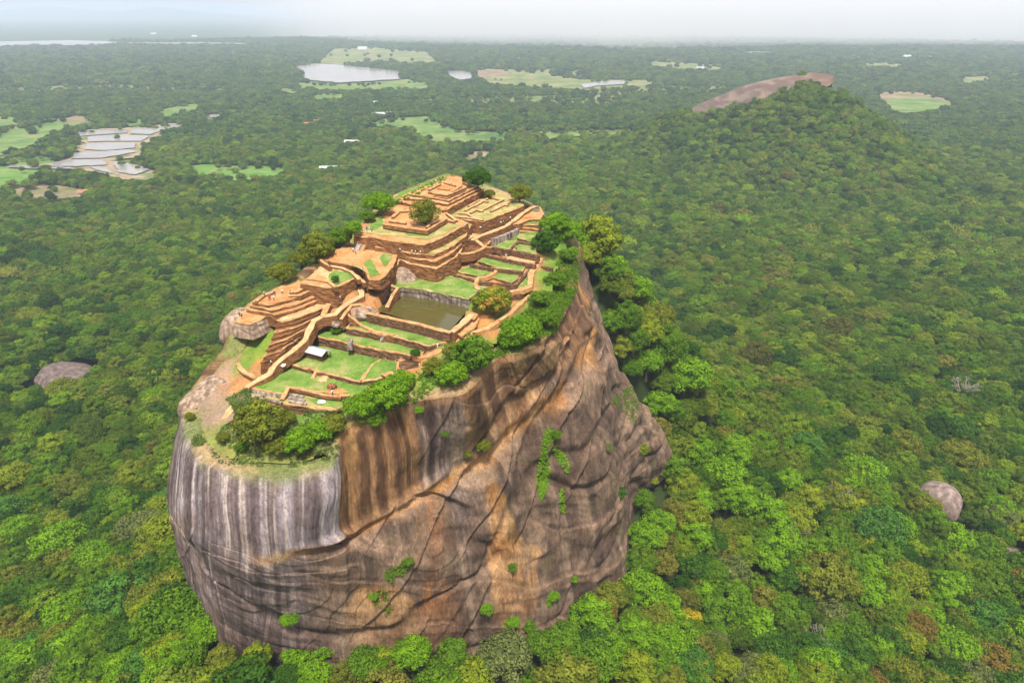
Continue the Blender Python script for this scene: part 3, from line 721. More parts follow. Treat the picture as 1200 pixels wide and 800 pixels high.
for k in range(3):
    ribbon([(337+k*1, 461+k*4.2), (356+k*1.5, 464+k*4.4)], .9, .8, ['rear', 'middle', 'front'][k]+' pale stone course right of the slanting tan wall', 'wall', 'stone_row', 'grey_stone', 'grey_stone', z=171.3, group='pale stone courses')
ribbon([(338,453),(360,457),(380,462),(400,464)], .9, 1.0, 'thin tan edging across the front lawns', z=172.5)
# scattered blocks where the brick-brown hollow is on the lawn
# --- garden of small lawns on the right
LAWNS = [
 ([(519,334),(531,325.5),(556,329.5),(554,341.5),(536,339)], 181.6, 'small lawn against the tall brown wall, nearest the pool'),
 ([(561,330),(585,333.5),(583,338),(571,342),(559,339)], 181.6, 'small lawn behind the flowering tree'),
 ([(537,318),(550,310),(579,314),(581,317.5),(564,323.5)], 182.5, 'bright square lawn left of the crossing garden paths'),
 ([(570,322),(583,317),(608,320),(606,327),(599,331)], 182.5, 'bright square lawn right of the crossing garden paths'),
 ([(560,305),(570,300.5),(616,308.5),(613,317),(586,314)], 183.6, 'long lawn in the middle row of the garden'),
 ([(580,289),(595,281),(607,280.5),(596,291.5)], 185.6, 'slanting lawn under the grey stone wall'),
 ([(601,292.5),(608,284),(627,286),(629,297.5)], 185.6, 'lawn beside the dark round tree at the right edge'),
 ([(606,278),(609,273.5),(627,276),(626,283.5)], 186.6, 'rear strip of lawn under the pale parallel walls'),
 ([(607,336),(616,325),(626,326),(618,338)], 182.0, 'small worn lawn at the right end of the garden'),
]
for k, (pp, z, l) in enumerate(LAWNS):
    terrace(pp, z, 3, l, 'lawn', 'brick_dark', 'dry_lawn', name='garden_lawn', cat='lawn', lip=.4, group='small lawns of the summit garden')
terrace([(584,297.5),(630,303),(626,308.5),(600,305)], 184.2, 3, 'bare sandy strip between two rows of garden lawns', 'sand', 'brick_dark', name='garden_terrace', cat='terrace')
GW = [([(532,321),(557,328.5),(600,333.5),(606,332),(620,316),(628,309)], 183.0, 'long angled brick wall around the front garden lawns'),
      ([(551,309.5),(582,315),(613,318.5)], 183.7, 'straight brick wall across the middle of the garden'),
      ([(567,297),(590,303),(628,310)], 184.8, 'brick wall in front of the bare sandy garden strip'),
      ([(577,289),(596,293),(607,282.5),(628,285.5)], 186.5, 'zigzag brick wall around the rear garden lawns'),
      ([(600,293.5),(632,300)], 186.2, 'brick wall in front of the lawn beside the dark round tree'),
      ([(634,312),(648,314)], 183.2, 'short brown brick wall in the grass at the right rim'),
      ([(519,338),(540,342),(556,344)], 182.6, 'dark brick wall along the pool side of the garden'),
      ([(588,344),(600,347),(612,343)], 182.2, 'curved earth bank wall behind the flowering tree')]
for k, (pp, z, l) in enumerate(GW):
    ribbon(pp, 1.0, 2.2, l, top='brick_dark', wall='brick_dark', z=z, seed=90+k, group='low brick walls of the lawn garden')
for pp, z, wd in [([(557,296),(568,306),(583,314),(580,319),(570,324),(560,325),(557,333),(561,339)], 183.3, 1.5), ([(637,300),(630,308),(622,320),(621,335),(611,339),(598,341)], 183.2, 2.4),
              ([(625,343),(612,353),(598,366),(585,375)], 180.9, 1.8), ([(585,375,180.6),(572,384,179.8),(556,388,179.5),(541,396,179),(524,405,178),(508,414,177),(497,418,176.4),(485,416,176)], None, 2.0), ([(601,291),(604,296)], 185.6, 1.5)]:
    ribbon(pp, wd, 1.3, name='path', top='coping', wall='dirt', structure=True, z=z)

# soil sheet
xs = np.arange(rim_poly[:, 0].min(), rim_poly[:, 0].max()+1, 1.0); ys = np.arange(rim_poly[:, 1].min(), rim_poly[:, 1].max()+1, 1.0)
SX, SY = np.meshgrid(xs, ys, indexing='ij')
SZ = idw(SX, SY, ctrl_xy, ctrl_z)
SC = idw(SX, SY, ctrl_xy, ctrl_c, 4.0)
d, ins = seg_dist(SX, SY, rim_poly[::10])
SZ = SZ + fbm(SX*.12, SY*.12, 0, 4)*.7*smooth(2, 8, d)
keep = ins & (d > 3.4)
for poly, z in PRISMS:
    dd, ii = seg_dist(SX, SY, poly)
    SZ = np.where(ii | (dd < .3), np.minimum(SZ, z-.9), SZ)
gn = fbm(SX*.10, SY*.10, 3, 4); g2 = fbm(SX*.4, SY*.4, 6, 4)
SC = mix(SC, SC*np.array([1.5, 1.15, .9]), smooth(-.1, .4, gn)*.6)
SC = SC*(1+.3*g2[..., None])
f = grid_faces(len(xs), len(ys)); kf = keep.ravel()[f].all(1)
me = mesh_np('summit_ground', np.stack([SX, SY, SZ], -1).reshape(-1, 3), f[kf], True, col=SC.reshape(-1, 3))
m = Mat('summit_soil', .95, .1)
at = m.add('ShaderNodeAttribute', attribute_name='Col')
fc = m.ramp(m.noise(m.coords(), 1.6, 6, .65), [(.28, (.6, .62, .55)), (.5, (1, 1, 1)), (.75, (1.35, 1.3, 1.2))])
m.color(m.mixc(1, at.outputs['Color'], fc, 'MULTIPLY')); m.bump(m.noise(m.coords(), 2.5, 5), .7, .3)
M['soil'] = m.m
tag(new_obj('summit_ground', me, None, [M['soil']]), kind='structure')
from mathutils.bvhtree import BVHTree
from mathutils import Matrix
CAMP = Vector((0, 0, H))
def world_bvh():
    """everything of the summit built so far, for finding the place under a picture point"""
    VV, FF, o_ = [], [], 0
    for ob in S.objects:
        if ob.type != 'MESH' or ob.name.split('.')[0] in ('ground', 'hill'): continue
        T = Matrix.LocRotScale(ob.location, ob.rotation_euler, ob.scale)
        if ob.parent: T = Matrix.LocRotScale(ob.parent.location, ob.parent.rotation_euler, ob.parent.scale) @ T
        me_ = ob.data; n_ = len(me_.vertices); co = np.empty(n_*3, np.float32); me_.vertices.foreach_get('co', co)
        A_ = np.array(T); co = co.reshape(-1, 3) @ A_[:3, :3].T + A_[:3, 3]
        VV.append(co); FF += [tuple(v+o_ for v in p_.vertices) for p_ in me_.polygons]; o_ += n_
    return BVHTree.FromPolygons(np.concatenate(VV).tolist(), FF)
top_bvh = world_bvh()
def hit(px, py):
    h_ = top_bvh.ray_cast(CAMP, ray(px, py).normalized())
    return h_[0] if h_[0] is not None else P(px, py, 180)

# --- irregular boulder builder
def boulder(loc, r, seed, name, label, cat, mat, sq=(1, 1, .75), lumps_=.28, structure=False, freq=1.3):
    bm = bmesh.new(); bmesh.ops.create_icosphere(bm, subdivisions=5, radius=1)
    co = np.array([v.co[:] for v in bm.verts])
    n = fbm(co[:, 0]*freq+seed*3.1, co[:, 1]*freq, co[:, 2]*freq+seed, 5); bl = np.floor(fbm(co[:, 0]*1.1+seed, co[:, 1]*1.1, co[:, 2]*1.1, 2)*6)/6
    sc = 1+n*lumps_+bl*.12
    for v, s_ in zip(bm.verts, sc): v.co = Vector((v.co.x*sq[0], v.co.y*sq[1], v.co.z*sq[2]))*float(s_)*r
    me = bpy.data.meshes.new(name); bm.to_mesh(me); bm.free()
    for p in me.polygons: p.use_smooth = True
    o = new_obj(name, me, None, [M[mat]]); o.location = loc; o.rotation_euler = (0, 0, seed)
    tag(o, label, cat) if label else tag(o, kind='structure')
    return o
# pale bulging rock under the corner platform, and the smooth slabs of the front left corner
b = boulder(P(286, 392, 174) , 1, 3, 'rock_bulge', 'pale streaked rock bulge under the flat orange platform at the left edge', 'rock', 'pale_rock', (1, 1, 1), .12)
p = P(291, 388, 175.5); b.location = p; b.scale = (8.2, 7.0, 7.0); b.rotation_euler = (0, 0, .3)
b = boulder(P(318, 392, 176), 1, 5, 'rock_bulge', 'brown rock knoll right of the pale rock bulge', 'rock', 'pale_rock', (1, 1, 1), .18); b.location = P(314, 386, 176); b.scale = (6.5, 5, 4.8)
b = boulder(P(240, 470, 165), 1, 8, 'rock_slab', 'large smooth grey brown slab at the front left corner of the summit', 'rock', 'pale_rock', (1, 1, 1), .10); b.location = P(252, 474, 163.2); b.scale = (9.0, 7.5, 6.0); b.rotation_euler = (0, 0, .4)
b = boulder(P(262, 440, 165), 1, 9, 'rock_slab', 'tan rock ledge behind the large smooth slab', 'rock', 'pale_rock', (1, 1, 1), .14); b.location = P(264, 448, 168); b.scale = (7, 4, 2.8); b.rotation_euler = (0, 0, .5)
b = boulder(P(470, 330, 183), 1, 12, 'rock_slab', 'pale streaked rock face at the left rear corner of the pool', 'rock', 'pale_rock', (1, 1, 1), .15, freq=2); b.location = P(470, 330, 181.5); b.scale = (6, 4.5, 5.0); b.rotation_euler = (0, 0, -.4)
b = boulder(P(425, 365, 180), 1, 14, 'rock_slab', 'broken pale boulders left of the pool parapet', 'rock', 'pale_rock', (1, 1, 1), .25, freq=2.2); b.location = P(423, 366, 180); b.scale = (5.5, 4, 2.6); b.rotation_euler = (0, 0, -.3)
b = boulder(P(425, 365, 180), 1, 15, 'rock_slab', 'brown rock slope between the winding path and the pool', 'rock', 'pale_rock', (1, 1, 1), .22, freq=2); b.location = P(447, 343, 180.5); b.scale = (5, 5, 3.4); b.rotation_euler = (0, 0, .9)

# --- metal roofed shelter
c0 = P(374, 415, 173.5); L_, Wd = 7.0, 3.6
a0 = P(361, 418, 173.5); a1 = P(383, 424, 173.5); dirv = (a1-a0); rz = math.atan2(dirv.y, dirv.x)
sh = thing('shelter', P(373, 419, 173.5), 'small open shelter with a grey metal gable roof on the lawn', 'shelter', rz=rz)
def box_bm(bm, cx_, cy_, cz_, sx, sy, sz, rx=0):
    m_ = bmesh.ops.create_cube(bm, size=1)
    from mathutils import Matrix
    T = Matrix.Translation((cx_, cy_, cz_)) @ Matrix.Rotation(rx, 4, 'X') @ Matrix.Diagonal((sx, sy, sz, 1))
    bmesh.ops.transform(bm, matrix=T, verts=m_['verts'])
def bm_obj(name, bm, parent, mats, smooth_=False):
    me = bpy.data.meshes.new(name); bm.to_mesh(me); bm.free()
    if smooth_:
        for p_ in me.polygons: p_.use_smooth = True
    return new_obj(name, me, parent, mats)
bm = bmesh.new()
for sgn in (-1, 1):
    for q in range(14):
        box_bm(bm, -L_/2+.25+q*.5, sgn*1.05, 2.55, .46, 2.3, .06, -sgn*R(24))
box_bm(bm, 0, 0, 3.03, L_+.2, .3, .08)
bm_obj('roof', bm, sh, [M['iron']])
for x_ in (-L_/2+.3, L_/2-.3):
    for y_ in (-1.7, 1.7):
        bm = bmesh.new(); box_bm(bm, x_, y_, 1.05, .16, .16, 2.1); bm_obj('post', bm, sh, [M['wood']])
bm = bmesh.new(); box_bm(bm, -.4, 0, 1.1, L_-1.4, 3.0, 2.2); bm_obj('wall', bm, sh, [M['brick_dark']])

# --- low loose stones on the lawns
def small_stone(px, py, r, mat, label, sq=(1.4, 1, .5)):
    p = hit(px, py); boulder((p.x, p.y, p.z+r*.15), r, px*.1, 'stone_block', label, 'stone', mat, sq, .25)
small_stone(332, 428, .7, 'white', 'flat white stone slab at the left end of the broad lawn')
small_stone(380, 443, 1.0, 'coping', 'pale stone slab in the middle of the broad lawn')
small_stone(378, 446, 1.0, 'sand', 'tan stone slab in front of the pale slab on the broad lawn')
small_stone(377, 471, .8, 'white', 'white sheet covered stone at the front edge of the lowest lawn')
small_stone(389, 455, 1.4, 'brick', 'dark brick stump on the patch of red earth', (1, 1, .9))
small_stone(394, 380, 1.6, 'grey_stone', 'long grey boulder at the left end of the lawn before the pool', (1.8, .8, .5))
flat([(379,458),(386,454),(400,455),(409,459),(398,462),(386,461)], 172.35, 'earth', 'dirt')
# ------------------------------------------------------------------ foliage
def leaf_mat(name, stops, trans=.25, by_random=False):
    m = Mat(name, .85, .04)
    if by_random:
        oi = m.add('ShaderNodeObjectInfo')
        loc = oi.outputs['Location']
        n = m.noise(loc, .006, 4, .65)
        s = m.add('ShaderNodeMath', operation='MULTIPLY_ADD'); m.link(n, s.inputs[0]); s.inputs[1].default_value = .9
        r = m.add('ShaderNodeMath', operation='MULTIPLY_ADD'); m.link(oi.outputs['Random'], r.inputs[0]); r.inputs[1].default_value = .95; r.inputs[2].default_value = -.43
        m.link(r.outputs[0], s.inputs[2])
        fac = s.outputs[0]
        c = m.ramp(fac, stops)
        b = m.add('ShaderNodeMath', operation='FRACT'); q = m.add('ShaderNodeMath', operation='MULTIPLY'); m.link(oi.outputs['Random'], q.inputs[0]); q.inputs[1].default_value = 17.3
        m.link(q.outputs[0], b.inputs[0])
        c = m.mixc(1, c, m.ramp(b.outputs[0], [(0, (.66, .70, .70)), (.5, (1, 1, 1)), (1, (1.35, 1.28, 1.15))]), 'MULTIPLY')
    else:
        c = m.ramp(m.noise(m.coords(), .22, 3), stops)
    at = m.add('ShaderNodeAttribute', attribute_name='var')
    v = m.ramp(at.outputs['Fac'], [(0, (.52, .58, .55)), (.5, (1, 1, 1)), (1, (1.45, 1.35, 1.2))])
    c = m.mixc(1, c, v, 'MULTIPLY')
    m.color(c)
    t = m.add('ShaderNodeBsdfTranslucent'); m.link(c, t.inputs[0])
    mx = m.add('ShaderNodeMixShader'); mx.inputs[0].default_value = trans
    m.link(m.b.outputs[0], mx.inputs[1]); m.link(t.outputs[0], mx.inputs[2]); m.link(mx.outputs[0], m.out.inputs[0])
    return m.m
G_ = {
 'bright green':  [(.3, (0.102, 0.223, 0.0074)), (.7, (0.165, 0.307, 0.0124))],
 'deep green':    [(.3, (0.037, 0.098, 0.0099)), (.7, (0.060, 0.140, 0.0136))],
 'mid green':     [(.3, (0.073, 0.158, 0.0087)), (.7, (0.112, 0.209, 0.0124))],
 'olive':         [(.3, (0.121, 0.149, 0.0149)), (.7, (0.175, 0.200, 0.0223))],
 'yellow green':  [(.3, (0.145, 0.205, 0.0112)), (.7, (0.218, 0.265, 0.0174))],
 'grey green':    [(.3, (0.107, 0.140, 0.0372)), (.7, (0.170, 0.200, 0.0589))],
 'blue green':    [(.3, (0.053, 0.144, 0.0186)), (.7, (0.082, 0.195, 0.0279))],
 'rusty':         [(.3, (0.145, 0.112, 0.0186)), (.7, (0.199, 0.144, 0.0279))],
}
CLSN = list(G_)
LEAF = {k: leaf_mat(k.replace(' ', '_')+'_foliage', v) for k, v in G_.items()}
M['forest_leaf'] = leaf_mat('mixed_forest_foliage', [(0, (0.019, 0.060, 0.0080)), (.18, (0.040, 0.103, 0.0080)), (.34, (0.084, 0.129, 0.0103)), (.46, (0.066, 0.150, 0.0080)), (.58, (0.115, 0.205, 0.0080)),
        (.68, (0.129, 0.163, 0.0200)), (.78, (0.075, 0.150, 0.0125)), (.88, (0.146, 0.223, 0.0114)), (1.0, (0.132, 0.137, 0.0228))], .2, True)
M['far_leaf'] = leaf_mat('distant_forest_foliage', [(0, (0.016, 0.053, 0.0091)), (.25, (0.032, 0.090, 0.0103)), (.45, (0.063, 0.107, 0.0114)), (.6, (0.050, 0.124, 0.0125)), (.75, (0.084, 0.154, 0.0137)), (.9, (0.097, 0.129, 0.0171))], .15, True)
M['flower_leaf'] = leaf_mat('flowering_foliage', [(.40, (0.126, 0.205, 0.0124)), (.56, (0.213, 0.242, 0.0186)), (.66, (0.436, 0.223, 0.0496)), (.8, (0.485, 0.279, 0.0992))])
M['yellow_leaf'] = leaf_mat('yellow_foliage', [(.3, (0.252, 0.242, 0.0124)), (.7, (0.436, 0.353, 0.0186))])
M['scrub'] = leaf_mat('scrub_foliage', [(.3, (.11, .12, .04)), (.5, (.10, .17, .03)), (.7, (.26, .22, .12))])

def crown_mesh(name, seed, nb, nl, leaf, flat_=.72, core=True, shape='round', core_r=.68):
    r = np.random.default_rng(seed)
    Vs = []; Fs = []; vs = []; off = 0
    # sub crowns over the upper shell of an uneven ellipsoid
    dirs = []
    while len(dirs) < nb:
        v = r.normal(size=3); v /= np.linalg.norm(v)
        if v[2] < -.35: continue
        if len(dirs) > 5 and min(np.linalg.norm(v-q) for q in dirs[-60:]) < 1.15/np.sqrt(nb): 
            if r.random() < .7: continue
        dirs.append(v)
    lob = r.normal(size=(5, 3)); lob /= np.linalg.norm(lob, axis=1, keepdims=True)
    for v in dirs:
        rad = .68 + .22*max(0, max(lob @ v)-.3)/.7 + r.uniform(-.10, .12)
        c = v*rad; c[2] *= flat_
        br = r.uniform(.17, .33)*(1 if nb > 30 else 1.25)
        bv = np.clip(r.normal(.5, .13), .1, .9)
        n_ = nl
        u = r.normal(size=(n_, 3)); u[:, 2] = u[:, 2]*.9+.25; u += v*.6; u /= np.linalg.norm(u, axis=1, keepdims=True)
        pc = c + u*br*r.uniform(.75, 1.08, size=(n_, 1))*np.array([1, 1, .8])
        nn = u*1.0 + r.normal(size=(n_, 3))*.38; nn /= np.linalg.norm(nn, axis=1, keepdims=True)
        t = np.cross(nn, r.normal(size=(n_, 3))); t /= np.linalg.norm(t, axis=1, keepdims=True)+1e-9
        b = np.cross(nn, t); s = leaf*r.uniform(.6, 1.35, size=(n_, 1))
        q = np.stack([pc+t*s, pc+b*s*.62, pc-t*s, pc-b*s*.62], 1)
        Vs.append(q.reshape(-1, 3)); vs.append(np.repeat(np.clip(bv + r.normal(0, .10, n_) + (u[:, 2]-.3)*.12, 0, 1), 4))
        Fs.append(np.arange(n_*4).reshape(-1, 4)+off); off += n_*4
    V = np.concatenate(Vs); F = np.concatenate(Fs); va = np.concatenate(vs)
    if core:
        nu, nv = (14, 8) if nb > 25 else (8, 5)
        th = np.linspace(0, 2*np.pi, nu, endpoint=False); ph = np.linspace(-1.35, 1.35, nv)
        T, Ph = np.meshgrid(th, ph, indexing='ij')
        d_ = np.stack([np.cos(T)*np.cos(Ph), np.sin(T)*np.cos(Ph), np.sin(Ph)], -1)
        rr = core_r*(1+.35*fbm(d_[..., 0]*2+seed, d_[..., 1]*2, d_[..., 2]*2, 3))
        cv = d_*rr[..., None]*np.array([1, 1, flat_*.95]); cv = cv.reshape(-1, 3)
        cf = grid_faces(nu, nv, True)
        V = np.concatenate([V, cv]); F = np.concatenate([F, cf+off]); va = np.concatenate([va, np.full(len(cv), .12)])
    me = mesh_np(name, V, F, False)
    a = me.attributes.new('var', 'FLOAT', 'POINT'); a.data.foreach_set('value', va.astype(np.float32))
    return me
CROWN = [crown_mesh('crown', 100+k, nb, nl, lf, fl) for k, (nb, nl, lf, fl) in enumerate(
    [(75, 62, .050, .72), (60, 75, .052, .80), (95, 48, .048, .60), (50, 90, .056, .90), (110, 42, .052, .55), (70, 62, .045, 1.0), (40, 90, .06, .7)])]
CROWN_A = [m_.copy() for m_ in CROWN]            # for single trees the material sits on the object
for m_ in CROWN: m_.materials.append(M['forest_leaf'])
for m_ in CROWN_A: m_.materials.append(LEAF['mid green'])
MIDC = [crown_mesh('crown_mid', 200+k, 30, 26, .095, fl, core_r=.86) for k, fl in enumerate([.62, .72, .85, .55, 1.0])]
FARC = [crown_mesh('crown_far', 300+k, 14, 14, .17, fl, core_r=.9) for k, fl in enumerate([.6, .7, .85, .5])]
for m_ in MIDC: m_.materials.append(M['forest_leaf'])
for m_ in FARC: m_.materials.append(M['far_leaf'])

def tube(V, F, p0, p1, r0, r1, n=7):
    a = Vector(p1)-Vector(p0); q = a.to_track_quat('Z', 'Y'); o = len(V)
    for k, (p, r_) in enumerate(((Vector(p0), r0), (Vector(p1), r1))):
        for i in range(n):
            V.append(tuple(p + q @ Vector((math.cos(i*2*math.pi/n)*r_, math.sin(i*2*math.pi/n)*r_, 0))))
    for i in range(n): F.append((o+i, o+(i+1) % n, o+n+(i+1) % n, o+n+i))
def trunk_mesh(seed, bare=False, height=1.5):
    r = random.Random(seed); V = []; F = []
    base = Vector((0, 0, -height)); p = base; rad = .085
    top = Vector((r.uniform(-.1, .1), r.uniform(-.1, .1), -.45))
    mid = base.lerp(top, .5)+Vector((r.uniform(-.06, .06), r.uniform(-.06, .06), 0))
    tube(V, F, base, mid, .12, .085); tube(V, F, mid, top, .085, .07)
    def br(p, d, L, rad, dep):
        e = p + d*L + Vector((r.uniform(-.1, .1), r.uniform(-.1, .1), r.uniform(0, .1)))*L
        tube(V, F, p, e, rad, rad*.68, 6 if dep < 2 else 4)
        if dep < (5 if bare else 1):
            for k in range(r.choice((2, 3) if bare else (2,))):
                nd = (d + Vector((r.uniform(-.8, .8), r.uniform(-.8, .8), r.uniform(-.25, .45)))).normalized()
                br(e, nd, L*r.uniform(.6, .82), rad*.62, dep+1)
    for k in range(4):
        a = k*math.pi/2 + r.uniform(-.5, .5)
        br(top, Vector((math.cos(a)*.8, math.sin(a)*.8, .75)).normalized(), .42, .06 if not bare else .045, 0)
    return mesh_np('trunk', V, F, True)
TRUNK = [trunk_mesh(k) for k in range(4)]
for t_ in TRUNK: t_.materials.append(M['bark'])
BARE = [trunk_mesh(50+k, True, 1.2) for k in range(3)]
for t_ in BARE: t_.materials.append(M['white_bark'])

def tree(center, rad, cls, k, label, group=None, name='tree', cat='tree', mat=None, th=1.5, trunk=True, sz=1.0):
    """crown centre, crown radius"""
    sc = rad; base = center - Vector((0, 0, th*sc))
    root = thing(name, base, label, cat, group, rz=(k*2.399) % 6.283)
    o = new_obj('crown', CROWN_A[k % len(CROWN_A)], root); o.location = (0, 0, th*sc); o.scale = (sc, sc, sc*sz)
    o.material_slots[0].link = 'OBJECT'; o.material_slots[0].material = mat or LEAF[cls]
    if trunk:
        t = new_obj('trunk', TRUNK[k % 4], root); t.location = (0, 0, th*sc); t.scale = (sc, sc, sc*th/1.5)
    return root

# --- trees and shrubs standing on the summit and its rim
ST = [ # px, py of the crown centre, radius in picture pixels, colour, label, shape variant
 (445,238,19,'bright green','bright green tree on the left skyline of the palace ruins',2),
 (498,250,17,'olive','lone round olive tree inside the brick enclosure of the palace',5),
 (559,209,16,'deep green','dark broad tree at the top right corner of the palace',0),
 (609,227,13,'olive','brownish green tree on the skyline right of the dry grass terrace',1),
 (650,262,17,'bright green','upper bright green tree at the far right corner of the summit',0),
 (664,272,16,'bright green','outer bright green tree overhanging the far right rim',1),
 (640,286,16,'deep green','dark round tree beside the garden lawns at the right rim',3),
 (577,352,22,'flower','yellow green tree with orange blossom beside the pool corner',0),
 (632,350,12,'mid green','small shrub on the grassy right rim above the cliff',6),
 (612,386,24,'bright green','large bright green bush hanging over the rim right of the pool',2),
 (598,398,15,'bright green','bright green bush at the left foot of the large rim bush',1),
 (640,373,15,'mid green','mid green bush on the right rim behind the large bright bush',0),
 (555,418,25,'mid green','broad mid green tree on the rim below the pool',3),
 (530,438,19,'bright green','bright green tree leaning out over the rim, left of the broad tree',0),
 (536,412,16,'olive','olive bush behind the broad rim tree',6),
 (508,430,13,'olive','grey olive shrub between the brick chamber and the rim trees',1),
 (452,462,25,'bright green','large bright green tree on the rim right of the lowest lawn',0),
 (424,475,20,'bright green','bright green tree at the left end of the rim grove',2),
 (470,446,15,'bright green','small bright green crown behind the large rim tree',1),
 (442,490,11,'bright green','hanging bright green bush below the large rim tree',5),
 (306,498,30,'olive','large olive tree on the front corner of the summit',3),
 (325,522,15,'olive','olive bush at the foot of the large front corner tree',0),
 (352,516,20,'bright green','bright green tree on the front edge above the streaked cliff',0),
 (374,505,17,'bright green','bright green tree right of the front edge tree',1),
 (392,497,15,'olive','olive green tree at the right end of the front edge group',6),
 (336,489,11,'olive','small olive bush between the front corner tree and the lowest lawn',2),
 (330,320,16,'olive','pale olive tree leaning on the left rim above the long orange terrace',0),
 (372,292,20,'olive','large olive tree on the left rim, lower of the rim row',3),
 (397,279,14,'mid green','green tree on the left rim, middle of the rim row',1),
 (415,268,11,'bright green','small bright bush at the left rim below the palace skyline tree',6),
 (352,303,13,'olive','olive bush on the left rim beside the square ruin terrace',2),
 (430,254,9,'mid green','small shrub on the grassy left rim of the palace',1),
 (574,243-16,7,'olive','small shrub beside the dark broad tree at the palace top',2),
 (670,296,9,'bright green','bright bush at the very corner where the right rim turns back',0),
 (660,322,8,'mid green','mid green shrub on the narrow rim in front of the corner bush',6),
 (222,488,6,'olive','small olive shrub on the bare left corner of the rock',1),
 (262,512,8,'olive','olive shrub on the scrubby front left shoulder',2),
 (283,523,8,'mid green','mid green shrub between the olive shrub and the large front corner tree',0),
 (665,300,11,'mid green','green bush on the right rim below the far corner trees',6),
 (650,330,13,'mid green','round grass green bush on the middle of the right rim',1),
 (394,326+61,6,'mid green','low green bush beside the long grey boulder',2),
 (393,327,5,'deep green','dark little bush on the square ruin terrace',6),
 (487,413,6,'deep green','small dark bush at the right end of the second lawn terrace',2),
]
for k, (a, b, rp_, c, l, v) in enumerate(ST):
    g = hit(a, b+rp_*.8)
    zc = project(g.x, g.y, g.z)[2]; r_ = rp_*zc/FPX
    if k in (16,17,19,13,9,10,20,26,27,28,5): # on the brow
        pass
    cn = PY(a, b, g.y+ r_*.15)
    tree(cn, r_, c if c != 'flower' else 'mid green', v, l, None, 'tree' if rp_ > 12 else 'shrub', 'tree' if rp_ > 12 else 'shrub',
         M['flower_leaf'] if c == 'flower' else None, th=1.2, trunk=rp_ > 8)

# low scrub cover on the rims (uncountable)
def tufts(name, pts, rad, mat, seed=1):
    r = np.random.default_rng(seed); Vs = []; n = 26; k = len(pts)
    base = np.repeat(np.array(pts), n, 0); rr = np.repeat(np.array(rad), n)[:, None]
    u = r.normal(size=(k*n, 3)); u[:, 2] = np.abs(u[:, 2]); u /= np.linalg.norm(u, axis=1, keepdims=True)
    pc = base + u*rr*r.uniform(.4, 1, (k*n, 1))*np.array([1, 1, .7]); nn = u+r.normal(size=u.shape)*.4; nn /= np.linalg.norm(nn, axis=1, keepdims=True)
    t = np.cross(nn, r.normal(size=u.shape)); t /= np.linalg.norm(t, axis=1, keepdims=True)+1e-9; b = np.cross(nn, t); s = r.uniform(.14, .34, (k*n, 1))*np.minimum(1, rr+.3)
    q = np.stack([pc+t*s, pc+b*s*.6, pc-t*s, pc-b*s*.6], 1).reshape(-1, 3)
    me = mesh_np(name, q, np.arange(len(q)).reshape(-1, 4), False)
    a = me.attributes.new('var', 'FLOAT', 'POINT'); a.data.foreach_set('value', np.repeat(np.clip(r.normal(.5, .2, k*n), 0, 1), 4).astype(np.float32))
    return tag(new_obj(name, me, None, [mat]), kind='stuff')
zone = [([(246,520),(262,498),(300,480),(400,480),(395,535),(340,548),(268,545),(250,538)], 700, 'scrub'),
        ([(655,305),(680,300),(676,340),(650,385),(620,405),(575,420),(600,380),(630,350),(645,320)], 800, 'mid'),
        ([(560,420),(500,465),(420,500),(400,470),(450,450),(500,430)], 420, 'mid'),
        ([(345,318),(400,277),(440,248),(520,206),(526,210),(460,243),(425,268),(402,286),(365,312)], 380, 'mid')]
zone.append(([(226,520),(232,490),(262,470),(290,455),(300,480),(262,505),(250,530)], 900, 'scrub'))
zone.append(([(560,425),(600,412),(650,390),(672,345),(682,310),(672,305),(645,350),(620,385),(580,405)], 500, 'mid'))
for zi, (zp, cnt, kind) in enumerate(zone):
    zpa = np.array(zp, float); pts = []; rad = []
    rr = np.random.default_rng(zi+5)
    while len(pts) < cnt:
        q = rr.uniform(zpa.min(0), zpa.max(0), (200, 2)); _, ii = seg_dist(q[:, 0], q[:, 1], zpa)
        for a, b in q[ii]:
            if len(pts) >= cnt: break
            if noise3(a*.06, b*.06, zi) < -.25: continue
            g = hit(a, b)
            if g.z < 150: continue
            pts.append((g.x, g.y, g.z-.05)); rad.append(rr.uniform(.25, 1.0)*((1.2 if rr.random() < .2 else .8) if zi not in (1, 5) else 1.7))
    tufts(['rim_scrub', 'rim_grass', 'rim_undergrowth', 'skyline_grass', 'corner_scrub', 'rim_bushes'][zi], pts, rad, M['scrub'] if kind == 'scrub' else LEAF['mid green'], zi)

# --- plants rooted in the cliff face : find the rock under the picture point
bvh = BVHTree.FromPolygons([tuple(v) for v in GG[::4, ::4].reshape(-1, 3)], [tuple(f_) for f_ in grid_faces(len(range(0, NU, 4)), len(range(0, NVt, 4)), True)])
def on_rock(px, py):
    h_ = bvh.ray_cast(CAMP, ray(px, py).normalized())
    return h_[0], h_[1]
vine_sets = [([(642,500),(650,510),(641,530),(645,555),(640,575),(634,590),(628,565),(632,540),(636,515)], 420, 'bright green', 'hanging_vines'),
             ([(650,520),(660,530),(668,545),(664,556),(655,540),(648,528)], 110, 'bright green', 'cliff_creeper'),
             ([(712,470),(740,450),(752,470),(745,500),(728,480)], 200, 'mid green', 'ledge_growth'),
             ([(655,575),(660,570),(663,600),(656,600)], 60, 'bright green', 'cliff_creeper'),
             ([(435,700),(450,690),(462,712),(452,722)], 60, 'olive', 'cliff_creeper'),
             ([(450,668),(480,655),(486,664),(455,684)], 80, 'mid green', 'cliff_creeper'),
             ([(588,732),(600,722),(604,740),(592,742)], 50, 'bright green', 'cliff_creeper'),
             ([(640,700),(648,690),(650,706),(642,710)], 40, 'bright green', 'cliff_creeper')]
